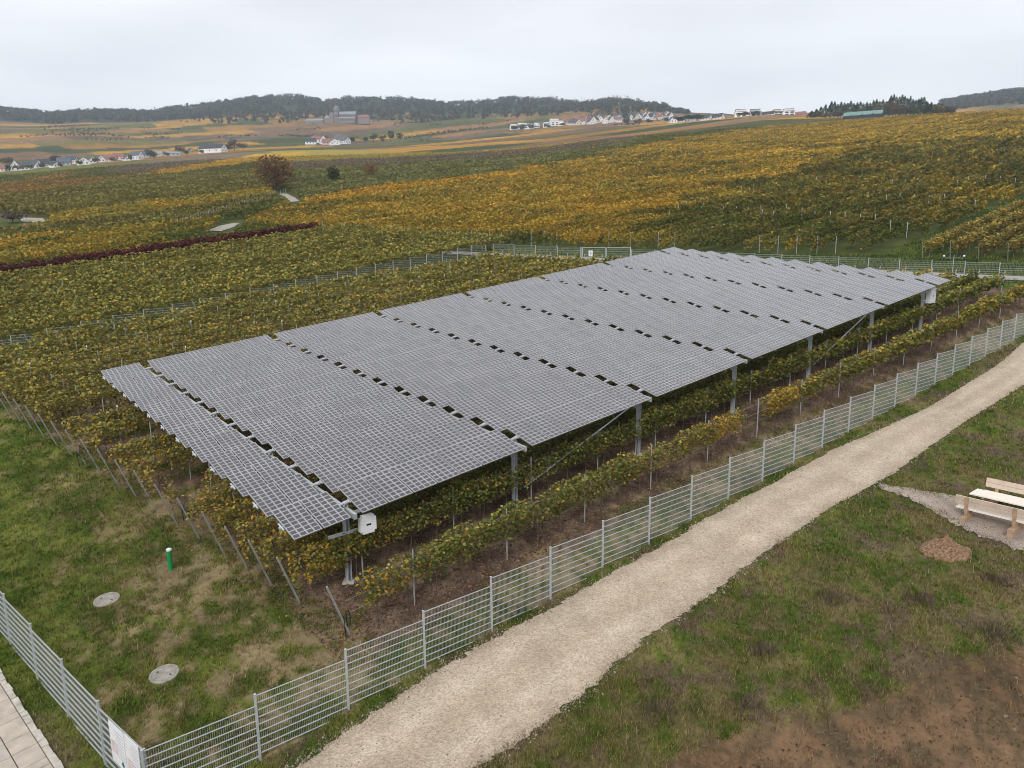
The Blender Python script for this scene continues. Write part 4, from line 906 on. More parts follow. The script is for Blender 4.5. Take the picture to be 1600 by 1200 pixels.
# heap of dug earth with its hole
q = px_plane(1478, 862); bm = bmesh.new(); bmesh.ops.create_grid(bm, x_segments=44, y_segments=44, size=1.0)
zc = float(zg(*q)); ex_ = Vector((RC[0], RC[1], 0)).normalized()
for v in bm.verts:
    r_ = math.hypot(v.co.x / .95, v.co.y / .75); X_, Y_ = q[0] + v.co.x, q[1] + v.co.y
    nz_ = float(fbm(np.array(v.co.x * 5.), np.array(v.co.y * 5.), 201, 4)) - .5
    h = .52 * max(0, 1 - r_) ** 1.0 + .42 * nz_ * max(0, 1.0 - r_) ** .6 - .38 * math.exp(-((v.co.x - .5) ** 2 + (v.co.y - .42) ** 2) / .05)
    v.co = Vector((X_, Y_, float(zg(X_, Y_)) + h - .03 * (r_ > .9) - .002)) - Vector((q[0], q[1], zc))
me = bpy.data.meshes.new('earth_heap'); bm.to_mesh(me); bm.free(); me.materials.append(MATS['soil'])
o = link('earth_heap', me, None, Vector((q[0], q[1], zc))); tag(o, 'small heap of freshly dug brown earth in the meadow', 'earth heap')
# dead weed clumps in the meadow
WEED = [(1555, 908, .42), (1435, 938, .6), (1550, 990, .95), (1190, 1018, .6), (1025, 1110, .75), (1165, 1105, .75), (1300, 935, .7)]
for i, (x_, y_, r_) in enumerate(WEED):
    q = px_plane(x_, y_); N = 560; a = rng.uniform(0, 6.283, N); rr_ = r_ * rng.random(N) ** .7 * (.55 + .6 * fbm(np.cos(a) * 1.3 + i * 9, np.sin(a) * 1.3, 231, 3))
    b0 = np.stack([q[0] + rr_ * np.cos(a), q[1] + rr_ * np.sin(a)], 1); z0 = zg(b0[:, 0], b0[:, 1]) - .02
    ln = rng.uniform(.06, .36, N) * (1.1 - rr_ / r_ * .7); tip = b0 + np.stack([np.cos(a), np.sin(a)], 1) * (ln * rng.uniform(-.2, .7, N))[:, None]
    sd_ = np.stack([-np.sin(a + 1), np.cos(a + 1)], 1) * .011
    vt = np.stack([np.c_[b0 - sd_, z0], np.c_[b0 + sd_, z0], np.c_[tip, z0 + ln]], 1).reshape(-1, 3)
    c0 = np.array([q[0], q[1], float(zg(*q))])
    o = link('dead_weed_clump', poly_mesh('stalks', vt - c0, 3, np.array([.12, .092, .062]) * rng.uniform(.45, 1.7, (N, 1)), 'dry'), None, Vector(c0))
    tag(o, ('dark dead weed clump in the meadow, %s from the right edge' % ORD[sorted(range(len(WEED)), key=lambda k: -WEED[k][0]).index(i)]), 'weed clump', 'dead weed clumps in the meadow')

# ------------------------------------------------------------------ grass and litter
def grass():
    N = 290000
    az = rng.uniform(-R_(41), R_(50), N); d = np.exp(rng.uniform(math.log(13), math.log(92), N))
    x = d * np.sin(az); y = d * np.cos(az); u, v = uv_of(x, y)
    c, den = zones(x, y); den = den * (.25 + 1.1 * fbm(x / .8, y / .8, 211, 3))
    PL = np.array(gp(PATH_L)); PR = np.array(gp(PATH_R)); ul, vl = uv_of(PL[:, 0], PL[:, 1]); ur, vr = uv_of(PR[:, 0], PR[:, 1])
    onp = (v < np.interp(u, ul, vl) - .02) & (v > np.interp(u, ur, vr) + .02)
    slabp = ((u - E0[0]) * EN[0] + (v - E0[1]) * EN[1] > -.06) & (v > -5)
    bad = (v > left_v(u)) | (u > rear_u(v) + .9) & (u < rear_u(v) + 3.4)
    pad = inpoly(*project(np.stack([x, y, zg(x, y)], 1)), [(1392, 762), (1500, 782), (1640, 825), (1640, 870), (1540, 838), (1470, 800), (1400, 770)])
    cov = np.zeros(N, bool)
    for q_ in (px_plane(167, 938), px_plane(257, 1055)): cov |= np.hypot(x - q_[0], y - q_[1]) < .46
    k = (rng.random(N) < den) & ~cov & ~onp & ~slabp & ~bad & ~(pad & (rng.random(N) < .85))
    x, y, d, c = x[k], y[k], d[k], c[k]; n = len(x); B = 4
    bx_ = np.repeat(x, B) + rng.normal(0, .05, n * B); by_ = np.repeat(y, B) + rng.normal(0, .05, n * B); dd = np.repeat(d, B)
    z = zg(bx_, by_) - .01; a = rng.uniform(0, 6.283, n * B); tall = np.repeat(.5 + 1.0 * fbm(x / 1.2, y / 1.2, 221, 3), B)
    ln = rng.uniform(.035, .11, n * B) * tall * (1 + dd / 90); wd = .006 + .00042 * dd; lean = ln * rng.uniform(.2, 1.1, n * B)
    sx, sy = -np.sin(a) * wd, np.cos(a) * wd
    vt = np.stack([np.stack([bx_ - sx, by_ - sy, z], 1), np.stack([bx_ + sx, by_ + sy, z], 1), np.stack([bx_ + np.cos(a) * lean, by_ + np.sin(a) * lean, z + ln], 1)], 1).reshape(-1, 3)
    cc = np.repeat(c, B, 0) * rng.uniform(.6, 1.85, (n * B, 1)) * np.array([1.12, 1.08, .95])
    st = rng.random(n * B) < np.where(np.repeat(v[k], B) < -8, .17, .08); cc[st] = np.array([.30, .23, .12]) * rng.uniform(.6, 1.2, (st.sum(), 1))
    uu, vv = np.repeat(u[k], B), np.repeat(v[k], B); meadow = vv < -8
    for nm, sel, lab in (('lawn_grass', ~meadow, 'short patchy grass inside the fence and along it'), ('meadow_grass', meadow, 'rough dry meadow grass right of the gravel track')):
        s3 = np.repeat(sel, 3); tag(link(nm, poly_mesh(nm, vt[s3], 3, cc[sel], 'grass')), lab, 'grass', None, 'stuff')
grass()
def verge():
    N = 150000; az = rng.uniform(-R_(8), R_(38), N); d = np.exp(rng.uniform(math.log(82), math.log(260), N)); x = d * np.sin(az); y = d * np.cos(az); u, v = uv_of(x, y)
    px_, py_ = project(np.stack([x, y, ground(x, y)], 1)); k = (parcel(px_, py_, x, y, d) == -1) & ~((u > rear_u(v) + .8) & (u < rear_u(v) + 3.5)) & (u > rear_u(v) - 1); x, y, d = x[k], y[k], d[k]; n = len(x); B = 2
    bx_ = np.repeat(x, B) + rng.normal(0, .12, n * B); by_ = np.repeat(y, B) + rng.normal(0, .12, n * B); dd = np.repeat(d, B); z = ground(bx_, by_) - .02; a = rng.uniform(0, 6.283, n * B)
    ln = rng.uniform(.1, .34, n * B); wd = .0007 * dd; le = ln * rng.uniform(.2, 1., n * B); sx, sy = -np.sin(a) * wd, np.cos(a) * wd
    vt = np.stack([np.stack([bx_ - sx, by_ - sy, z], 1), np.stack([bx_ + sx, by_ + sy, z], 1), np.stack([bx_ + np.cos(a) * le, by_ + np.sin(a) * le, z + ln], 1)], 1).reshape(-1, 3)
    t_ = sstep(.35, .65, fbm(bx_ / 5, by_ / 1.6, 241, 3))[:, None]
    cc = (np.array([.055, .085, .02]) * (1 - t_) + np.array([.13, .145, .04]) * t_) * rng.uniform(.6, 1.7, (n * B, 1))
    tag(link('verge_grass', poly_mesh('verge_grass', vt, 3, cc, 'grass')), 'green grass of the verge and lane behind the rear fence', 'grass', None, 'stuff')
verge()
def tetra(Pt, sz, cols, name, mat, label, cat):
    n = len(Pt); o4 = rng.normal(size=(n, 4, 3)) * .45 + np.array([(1, 0, -.4), (-.6, .9, -.4), (-.6, -.9, -.4), (0, 0, .9)]); V_ = Pt[:, None] + o4 * sz[:, None, None]
    f = np.array([(0, 1, 3), (1, 2, 3), (2, 0, 3)]); tag(link(name, poly_mesh(name, V_[:, f].reshape(-1, 3), 3, np.repeat(cols, 3, 0), mat)), label, cat, None, 'stuff')
def stones():
    PL = np.array(gp(PATH_L)); PR = np.array(gp(PATH_R)); out = []
    for E_, sg in ((PL, 1), (PR, -1)):
        t = rng.random(3600) ** 1.6 * (len(E_) - 1.01); i = t.astype(int); q = E_[i] + (E_[i + 1] - E_[i]) * (t - i)[:, None]; out.append(q + VV[:2] * (rng.normal(0, .16, len(q)) + .02)[:, None])
    t = rng.random(3500) ** 1.6 * (len(PL) - 1.01); i = t.astype(int); a_ = PL[i] + (PL[i + 1] - PL[i]) * (t - i)[:, None]; b_ = PR[i] + (PR[i + 1] - PR[i]) * (t - i)[:, None]; out.append(a_ + (b_ - a_) * rng.random((3500, 1)))
    q = np.concatenate(out); n = len(q); sz = rng.uniform(.012, .034, n); z = zg(q[:, 0], q[:, 1]) + .03
    tetra(np.c_[q, z], sz, np.array([.36, .30, .24]) * rng.uniform(.5, 1.3, (n, 1)), 'loose_stones', 'dry', 'loose gravel stones scattered along the track edges', 'stones')
    n = 14000; az = rng.uniform(R_(2), R_(50), n); d = np.exp(rng.uniform(math.log(13), math.log(45), n)); x = d * np.sin(az); y = d * np.cos(az); u, v = uv_of(x, y); k = v < -12.6 - .40 * np.maximum(u - 4.5, 0); x, y = x[k], y[k]; n = len(x)
    tetra(np.c_[x, y, zg(x, y) + .005], rng.uniform(.012, .05, n), np.array([.15, .105, .066]) * rng.uniform(.35, 1.7, (n, 1)), 'field_clods', 'dry', 'loose clods on the bare brown ground in the lower right corner', 'clods')
    # clods on the vine floor
    n = 9000; u = 45 * rng.random(n) ** 1.5; v = rng.uniform(-3.3, 2.6, n); x = OC[0] + u * UV[0] + v * VV[0]; y = OC[1] + u * UV[1] + v * VV[1]
    tetra(np.c_[x, y, zg(x, y) + .01], rng.uniform(.015, .06, n), np.array([.15, .10, .072]) * rng.uniform(.4, 1.7, (n, 1)), 'soil_clods', 'dry', 'loose soil clods along the nearest vine rows', 'clods')
stones()
def straw():
    N = 2600; az = rng.uniform(-R_(5), R_(38), N); d = np.exp(rng.uniform(math.log(14), math.log(50), N)); x = d * np.sin(az); y = d * np.cos(az); u, v = uv_of(x, y); k = v < -9.2; x, y = x[k], y[k]; n = len(x)
    a = rng.uniform(0, 6.283, n); L = rng.uniform(.06, .30, n); z = zg(x, y) + rng.uniform(.02, .07, n); dx, dy = np.cos(a) * L, np.sin(a) * L; sx, sy = -np.sin(a) * .009, np.cos(a) * .009
    vt = np.stack([np.stack([x - sx, y - sy, z], 1), np.stack([x + sx, y + sy, z], 1), np.stack([x + dx, y + dy, z + rng.uniform(-.02, .06, n)], 1)], 1).reshape(-1, 3)
    tag(link('dry_stalks', poly_mesh('dry_stalks', vt, 3, np.array([.26, .20, .13]) * rng.uniform(.4, 1.2, (n, 1)), 'dry')), 'dry fallen stalks scattered over the meadow', 'stalks', None, 'stuff')
straw()
def litter():
    N = 26000; u = 62 * rng.random(N) ** 1.5 - 1.5; v = rng.uniform(-3.5, 10, N); k = (u > row_end(v) - .7) & (rng.random(N) < np.exp(-np.maximum(v, 0) / 4))
    u, v = u[k], v[k]; x = OC[0] + u * UV[0] + v * VV[0]; y = OC[1] + u * UV[1] + v * VV[1]
    Pt = np.stack([x, y, zg(x, y) + .015], 1); n = len(x)
    c = pick(n, dict(brown=6, orange=.35, yellow=.4, pale=.8, grey=5))
    tag(link('fallen_leaves', poly_mesh('fallen_leaves', cards(Pt, rng.uniform(.06, .14, n), 2.5), 4, c, 'leaf')), 'fallen vine leaves on the soil along the nearest rows', 'fallen leaves', None, 'stuff')
litter()

# ------------------------------------------------------------------ houses
def win_mesh(w, h):
    mb = MB(); mb.box((-w / 2, -.06, 0), (w / 2, .04, h)); return mb.mesh('window', 'glass_dark')
WIN = win_mesh(1.3, 1.4); WINW = win_mesh(4.2, 1.7)
mb = MB(); mb.box((-.55, -.06, 0), (.55, .04, 2.1)); DOOR = mb.mesh('door', 'roof_dark')
HCACHE = {}
def house(q, w, L, eave, rise, yaw, wall, roof, label, group, flat=False, chim=True):
    """gable house: w across the gable (local x), L along the ridge (local y); the gable end faces -y"""
    o = empty('house', q, yaw); tag(o, label, 'house', group)
    key = (w, L, eave, rise, wall, roof, flat)
    if key not in HCACHE:
        a = MB(); b = -2.5
        if flat:
            a.box((-w / 2, -L / 2, b), (w / 2, L / 2, eave)); a.box((-w / 2 + 1, -L / 2 + 1.5, eave), (w / 2 - 1.5, L / 2, eave + rise))
            r_ = MB(); r_.box((-w / 2 - .3, -L / 2 - .3, eave + .003), (w / 2 + .3, L / 2 + .3, eave + .3)); r_.box((-w / 2 + .6, -L / 2 + 1.1, eave + rise), (w / 2 - 1.1, L / 2 + .3, eave + rise + .3))
        else:
            h = eave + rise; a.add([(-w / 2, -L / 2, b), (w / 2, -L / 2, b), (w / 2, -L / 2, eave), (0, -L / 2, h), (-w / 2, -L / 2, eave), (-w / 2, L / 2, b), (w / 2, L / 2, b), (w / 2, L / 2, eave), (0, L / 2, h), (-w / 2, L / 2, eave)],
                  [(0, 1, 2, 3, 4), (9, 8, 7, 6, 5), (1, 6, 7, 2), (5, 0, 4, 9)])
            r_ = MB(); ov = .45; sl_ = rise / (w / 2)
            for s_ in (-1, 1):
                p0 = np.array([s_ * (w / 2 + ov), 0, eave - ov * sl_ + .03]); p1 = np.array([0, 0, h + .03]); th = np.array([0, 0, .28])
                r_.frame(p0 + (0, -L / 2 - ov, 0), p1 - p0, (0, L + 2 * ov, 0), th)
        HCACHE[key] = (a.mesh('wall', wall), r_.mesh('roof', roof))
    wm, rm = HCACHE[key]
    link('wall', wm, o); rf = link('roof', rm, o)
    if flat:
        for z_ in (.9, 3.6):
            if z_ < eave - 1.5: link('window', WINW, o, (-w * .18, -L / 2, z_)); link('window', WINW, o, (w * .26, -L / 2, z_))
    else:
        for x_ in (-w * .24, w * .24): link('window', WIN, o, (x_, -L / 2, 1.0))
        if eave + rise > 6.3: link('window', WIN, o, (0, -L / 2, eave + .4))
        for y_ in (-L * .28, 0, L * .28):
            for s_ in (-1, 1):
                e = link('window', WIN, o, (s_ * w / 2, y_, 1.0)); e.rotation_euler = (0, 0, s_ * math.pi / 2)
        if chim:
            mb = MB(); mb.box((.35, L * .15, eave + rise * .5), (1.0, L * .15 + .7, eave + rise + .9)); mb.build('chimney', 'wall_grey', rf)
    return o
def face_cam(q): return math.atan2(-q.x, q.y)     # local -y looks to the camera
LV = 'houses of the left village'
HL = [(2, 800, 9, 11, 3.2, 4.2, .9, 'wall_cream', 'roof_red', 'cream house with red roof at the very left edge'),
      (21, 815, 8.5, 13, 4.5, 6.2, .08, 'wall_white', 'roof_slate', 'steep white gable house with slate roof, leftmost white gable of the village'),
      (37, 835, 9, 12, 3.2, 4.6, 1.25, 'wall_white', 'roof_slate', 'low slate roofed house right of the steep white gable'),
      (53, 845, 9, 13, 3.6, 5, .7, 'wall_white', 'roof_slate', 'white house with slate roof and half hidden gable in the left village'),
      (68, 850, 9.5, 14, 3.5, 5, 1.35, 'wall_cream', 'roof_dark', 'house showing a broad dark roof left of the blue grey roof'),
      (84, 850, 7, 9, 3, 3, .6, 'wall_white', 'roof_dark', 'small white outbuilding between the dark roofs'),
      (100, 860, 9, 14, 3.4, 5.2, 1.45, 'wall_grey', 'roof_blue', 'house with large blue grey roof left of the broad white gable'),
      (112, 885, 9, 11, 4, 4.6, 1.2, 'wall_white', 'roof_slate', 'slate roofed house behind the broad white gable'),
      (130, 868, 13, 14, 3.6, 4.2, .05, 'wall_white', 'roof_slate', 'broad low white gable house in the middle of the left village'),
      (143, 895, 7, 9, 4, 3.6, .3, 'wall_white', 'roof_slate', 'narrow white gable just right of the broad one'),
      (157, 885, 8, 10, 3.6, 4.2, .2, 'wall_white', 'roof_slate', 'small white gable left of the reddish roofed house'),
      (170, 880, 9, 17, 3.6, 4.2, 1.2, 'wall_rose', 'roof_red', 'pinkish house with long reddish roof in the left village'),
      (186, 905, 8, 13, 3.6, 4.2, 1.3, 'wall_cream', 'roof_red', 'second reddish roofed house, partly behind the pink one'),
      (199, 885, 8, 10, 2.6, 3.6, .3, 'wall_white', 'roof_slate', 'little white gable under the blue slate roof'),
      (214, 898, 9, 15, 4.6, 5, .75, 'wall_white', 'roof_blue', 'white house with wide blue slate roof at the right of the left village'),
      (229, 915, 8, 12, 3.8, 4.4, 1.2, 'wall_grey', 'roof_blue', 'grey blue roofed house adjoining the wide slate roof'),
      (248, 930, 7, 11, 2.8, 3.2, 1.3, 'wall_cream', 'roof_pale', 'pale low roof at the right end of the left village'),
      (272, 950, 7, 18, 2.6, 2.4, 1.45, 'wall_grey', 'roof_pale', 'long pale shed right of the left village'),
      (298, 960, 6, 7, 3, 3, .5, 'wall_grey', 'roof_dark', 'small grey hut left of the long white barn')]
for x_, d_, w_, l_, e_, r_, yw, wa, ro, lab in HL:
    q = px_at(x_, d_ + float(hash2(np.array(x_), np.array(3), 5)) * 40, 250); house(q, w_, l_, e_, r_, face_cam(q) + yw, wa, ro, lab, LV).scale = (.86, .86, .86)
q = px_at(333, 965, 238); house(q, 12, 30, 4.2, 4.8, face_cam(q) + .95, 'wall_white', 'roof_dark', 'long white barn with dark roof standing alone on the crest', 'houses on the slope')
MV = 'farm houses in the middle of the slope'
for x_, d_, w_, l_, e_, r_, yw, wa, ro, lab in [(486, 1110, 8, 14, 3.4, 4.4, 1.4, 'wall_white', 'roof_dark', 'dark roofed white house at the left of the farm cluster'), (496, 1140, 9, 14, 4, 5, 1.3, 'wall_white', 'roof_red', 'red roofed house behind the farm cluster'),
      (505, 1115, 9, 13, 4.2, 6, .1, 'wall_white', 'roof_red', 'white gable with steep red roof in the farm cluster'), (513, 1095, 8, 15, 3, 4.4, 1.3, 'wall_rose', 'roof_red', 'low reddish roof in front of the steep red gable'),
      (523, 1080, 14, 13, 2.4, 5, .05, 'wall_white', 'roof_red', 'broad white gable at the front of the farm cluster'), (530, 1120, 9, 14, 4.4, 4.6, 1.1, 'wall_white', 'roof_blue', 'blue grey roofed house behind the broad white gable'), (540, 1105, 9, 12, 4, 4.4, .7, 'wall_white', 'roof_blue', 'blue grey roofed white house at the right of the farm cluster')]:
    q = px_at(x_, d_, 228); house(q, w_, l_, e_, r_, face_cam(q) + yw, wa, ro, lab, MV)
UVG = 'houses of the upper right village'
# white flat roofed villas at the left end
for i, (x_, d_, w_, l_, e_, r_) in enumerate([(803, 1330, 12, 10, 6, 2.6), (815, 1350, 15, 11, 6.5, 3), (826, 1340, 16, 11, 6, 3), (838, 1375, 10, 10, 5, 2.6), (854, 1350, 11, 10, 5.4, 2.6), (866, 1375, 17, 12, 8, 3), (877, 1350, 10, 9, 5, 2.5)]):
    q = px_at(x_, d_, 195); house(q, w_, l_, e_, r_, face_cam(q) + rng.uniform(-.3, .3), 'wall_white', 'wall_grey', 'white flat roofed villa below the wood, %s from the left' % ORD[i], UVG, True)
r2 = np.random.default_rng(5); up = []
for row, (dd_, x0, x1, nn_) in enumerate([(1320, 892, 965, 8), (1370, 890, 1030, 13), (1425, 896, 1044, 14), (1480, 905, 1040, 11)]):
    for k in range(nn_): up.append((x0 + (x1 - x0) * (k + r2.uniform(-.35, .35)) / (nn_ - 1), dd_ + r2.uniform(-14, 14), row, k))
rown = ('front', 'second', 'third', 'rear')
for row in range(4):
    for k, h_ in enumerate(sorted(q for q in up if q[2] == row)):
        ro = ('roof_slate', 'roof_red', 'roof_dark', 'roof_slate', 'roof_red')[r2.integers(5)]; wa = ('wall_white', 'wall_white', 'wall_white', 'wall_cream')[r2.integers(4)]
        q = px_at(h_[0], h_[1], 190); nm = {'roof_slate': 'slate', 'roof_red': 'red', 'roof_dark': 'dark'}[ro]
        house(q, (8, 9, 10)[r2.integers(3)], (10, 12)[r2.integers(2)], (3.6, 4.6)[r2.integers(2)], (4.4, 5.4)[r2.integers(2)], face_cam(q) + (.1, .5, 1.2, -.6)[r2.integers(4)], wa, ro, '%s house with %s roof, %s from left in upper village %s row' % ('white' if wa == 'wall_white' else 'cream', nm, ORD[k], rown[row]), UVG)
RG = 'houses on the right skyline'
for x_, d_, w_, l_, e_, r_, yw, wa, ro, fl, lab in [(1051, 1035, 9, 12, 3.4, 4.6, .3, 'wall_white', 'roof_slate', 0, 'white gable at the left end of the skyline houses'), (1065, 1050, 9, 13, 3, 4, 1.2, 'wall_cream', 'roof_dark', 0, 'dark roofed house second on the skyline'), (1083, 1045, 10, 13, 4, 4.6, 1.1, 'wall_grey', 'roof_dark', 0, 'tall dark roofed house third on the skyline'),
      (1103, 1040, 9, 14, 3, 4.2, 1.0, 'wall_white', 'roof_slate', 0, 'white walled slate roofed house left of the skyline pair'), (1122, 1040, 9, 15, 3.2, 4.4, 1.0, 'wall_white', 'roof_dark', 0, 'white walled dark roofed house left of the flat skyline villas'),
      (1157, 1030, 14, 11, 6.5, 3, .1, 'wall_white', 'roof_dark', 1, 'flat roofed skyline villa with dark parapet, left of two'), (1180, 1040, 14, 11, 6, 3, .1, 'wall_grey', 'roof_dark', 1, 'flat roofed grey skyline villa, right of two'), (1200, 1045, 9, 16, 2.8, 3.4, 1.3, 'wall_white', 'roof_dark', 0, 'low long house on the skyline between the flat villas'),
      (1214, 1050, 11, 10, 5.5, 2.6, .2, 'wall_cream', 'roof_dark', 1, 'cream flat roofed house left of the white skyline villa'), (1232, 1045, 14, 11, 6, 2.6, .1, 'wall_white', 'roof_dark', 1, 'bright white flat villa on the skyline'), (1250, 1060, 9, 14, 3, 3.6, 1.2, 'wall_rose', 'roof_red', 0, 'red roofed house right of the bright skyline villa'), (1268, 1050, 8, 12, 2.6, 3, 1.2, 'wall_cream', 'roof_red', 0, 'small red roofed house at the right end of the skyline')]:
    q = px_at(x_, d_, 178); house(q, w_, l_, e_, r_, face_cam(q) + yw, wa, ro, lab, RG, bool(fl))
q = px_at(1349, 700, 182); o = house(q, 17, 28, 1.6, 3.6, face_cam(q) + math.pi / 2 - .12, 'roof_dark', 'roof_green', 'long farm hall with pale green roof below the conifer wood', 'houses on the right skyline', False, False)
# abbey
q = px_at(540, 1620, 198); ab = empty('abbey', q, face_cam(q) - .25); ab.scale = (.86, .86, .78); tag(ab, 'large brown stone abbey church with twin towers before the wood', 'abbey')
def gab(x0, x1, y0, y1, eave, rise, alongx=True):
    a = MB(); b = -4
    if alongx:
        ym = (y0 + y1) / 2; a.add([(x0, y0, b), (x0, y1, b), (x0, y1, eave), (x0, ym, eave + rise), (x0, y0, eave), (x1, y0, b), (x1, y1, b), (x1, y1, eave), (x1, ym, eave + rise), (x1, y0, eave)], [(4, 3, 2, 1, 0), (5, 6, 7, 8, 9), (0, 5, 9, 4), (6, 1, 2, 7)])
        r_ = MB(); sl_ = rise / ((y1 - y0) / 2)
        for ya in (y0 - .5, y1 + .5):
            p0 = np.array([x0 - .4, ya, eave - .5 * sl_ + .04]); p1 = np.array([x0 - .4, ym, eave + rise + .04]); r_.frame(p0, p1 - p0, (x1 - x0 + .8, 0, 0), (0, 0, .3))
    else:
        xm = (x0 + x1) / 2; a.add([(x0, y0, b), (x1, y0, b), (x1, y0, eave), (xm, y0, eave + rise), (x0, y0, eave), (x0, y1, b), (x1, y1, b), (x1, y1, eave), (xm, y1, eave + rise), (x0, y1, eave)], [(0, 1, 2, 3, 4), (9, 8, 7, 6, 5), (1, 6, 7, 2), (5, 0, 4, 9)])
        r_ = MB(); sl_ = rise / ((x1 - x0) / 2)
        for xa in (x0 - .5, x1 + .5):
            p0 = np.array([xa, y0 - .4, eave - .5 * sl_ + .04]); p1 = np.array([xm, y0 - .4, eave + rise + .04]); r_.frame(p0, p1 - p0, (0, y1 - y0 + .8, 0), (0, 0, .3))
    return a, r_
for nm, args, rm in (('nave', (-12, 26, -9, 9, 20, 7), 'roof_pale'), ('aisle', (-12, 26, -16, -9.2, 9, 3), 'roof_pale'), ('west_wing', (-46, -22, -8, 6, 11, 6), 'roof_pale'), ('long_range', (-92, -52, -5, 6, 6, 4), 'roof_pale'), ('east_wing', (30, 56, -4, 8, 12, 7), 'roof_red')):
    a, r_ = gab(*args); wl = a.build(nm, 'stone_abbey', ab); r_.build('roof', rm, wl)
a, r_ = gab(-34, -24, -14, 8, 18, 7, False); wl = a.build('transept', 'stone_abbey', ab); r_.build('roof', 'roof_pale', wl)
AW = MB(); AW.box((-.9, -.1, 0), (.9, .1, 4.5)); AW = AW.mesh('window', 'glass_dark')
for i in range(6): link('window', AW, ab, (-8 + i * 6, -9.05, 13.2)); link('window', AW, ab, (-8 + i * 6, -16.05, 2.5))
for i, (tx, ty) in enumerate(((-19, -6), (-19, 6))):
    mb = MB(); mb.box((tx - 4.6, ty - 4.6, -4), (tx + 4.6, ty + 4.6, 33)); tw = mb.build('tower', 'stone_abbey', ab)
    mb = MB(); mb.add([(tx - 4.9, ty - 4.9, 33), (tx + 4.9, ty - 4.9, 33), (tx + 4.9, ty + 4.9, 33), (tx - 4.9, ty + 4.9, 33), (tx, ty, 44)], [(0, 1, 4), (1, 2, 4), (2, 3, 4), (3, 0, 4), (3, 2, 1, 0)]); mb.build('spire', 'stone_abbey', tw)
    for s_ in (-1.8, 1.8): link('bell_opening', AW, tw, (tx + s_, ty - 4.6, 25)); link('bell_opening', AW, tw, (tx + s_, ty - 4.6, 14))
# mast on the wood
q = px_at(909, 2100, 160); o = empty('radio_mast', q); tag(o, 'thin radio mast rising above the wood behind the upper village', 'mast')
mb = MB(); mb.tube((0, 0, -2), (0, 0, 36), .9, .3, 6); mb.build('mast', 'wall_grey', o); mb = MB(); mb.box((-1.2, -1.2, 24), (1.2, 1.2, 26)); mb.build('antenna', 'wall_white', o)

# ------------------------------------------------------------------ trees
def crown_pts(n, kind, H, W, r=rng):
    if kind == 'conifer':
        t = r.random(n) ** .8; z = H * (.12 + .88 * t); rad = W * .5 * (1 - t) ** .85 * (.45 + .55 * r.random(n) ** .5) * (.8 + .35 * np.sin(t * 40)) + .05
        a = r.uniform(0, 6.283, n); return np.stack([rad * np.cos(a), rad * np.sin(a), z], 1)
    if kind == 'round':
        d = r.normal(size=(n, 3)); d /= np.linalg.norm(d, axis=1)[:, None]; rad = (r.random(n) ** .45) * (.78 + .5 * fbm(d[:, 0] * 2 + 5, d[:, 1] * 2 + d[:, 2] * 3, 311, 3)); return d * rad[:, None] * np.array([W * .5, W * .5, H * .42]) + np.array([0, 0, H * .58])
    lobes = r.integers(5, 9); c = r.normal(size=(lobes, 3)); c /= np.linalg.norm(c, axis=1)[:, None]; c *= np.array([W * .27, W * .27, H * .20]); c[:, 2] += H * .62
    k = r.integers(lobes, size=n); d = r.normal(size=(n, 3)); d /= np.linalg.norm(d, axis=1)[:, None]
    s_ = (r.random(n) ** .35)[:, None] * np.array([W * .28, W * .28, H * .20]) * r.uniform(.7, 1.15, lobes)[k][:, None]
    return c[k] + d * s_
def tree(name, q, H, W, mix, label, kind='broad', n=900, size=.5, group=None, cat='tree'):
    o = empty(name, q); tag(o, label, cat, group)
    mb = MB(); tr_ = max(.12, H * .028)
    if kind == 'conifer': mb.tube((0, 0, -.4), (0, 0, H * .9), tr_, .04, 7)
    else:
        mb.tube((0, 0, -.4), (.1, 0, H * .35), tr_, tr_ * .7, 7)
        for i in range(6):
            a = i * 1.05 + rng.uniform(-.3, .3); mb.tube((.1, 0, H * (.25 + .03 * i)), (math.cos(a) * W * .26, math.sin(a) * W * .26, H * rng.uniform(.6, .85)), tr_ * .45, .03, 5)
    mb.build('trunk', 'bark', o)
    pts = crown_pts(n, kind, H, W); c = pick(n, mix) * (.85 + .3 * rng.random((n, 1)))
    link('crown', poly_mesh('crown', cards(pts, rng.uniform(.7, 1.4, n) * size, .2), 4, c, 'far_leaf'), o)
    return o
LEAFC2 = None
tree('broadleaf_tree', px_far(432, 300), 11, 12, dict(brown=5, rust=.6, orange=1.6, grey=3.5), 'lone round autumn tree with russet crown by the lane', 'round', n=2600, size=.6)
tree('broadleaf_tree', px_far(522, 289), 6.2, 4.6, dict(dark=5, green=2), 'small dark green tree right of the russet tree', 'round', n=900, size=.45)
tree('broadleaf_tree', px_far(580, 279), 6.0, 5.6, dict(brown=4, orange=2.5, grey=2), 'small faded orange tree right of the dark green one', 'round', n=700, size=.5)
tree('bush', px_far(20, 348), 2.6, 7.5, dict(grey=5, brown=2, dark=1), 'grey bare bush beside the left grass verge', n=500, size=.5, cat='bush')
tree('bush', px_far(70, 388), 1.9, 6, dict(green=5, dark=2), 'bright green bush in the left yellow vineyard', n=400, size=.5, cat='bush')
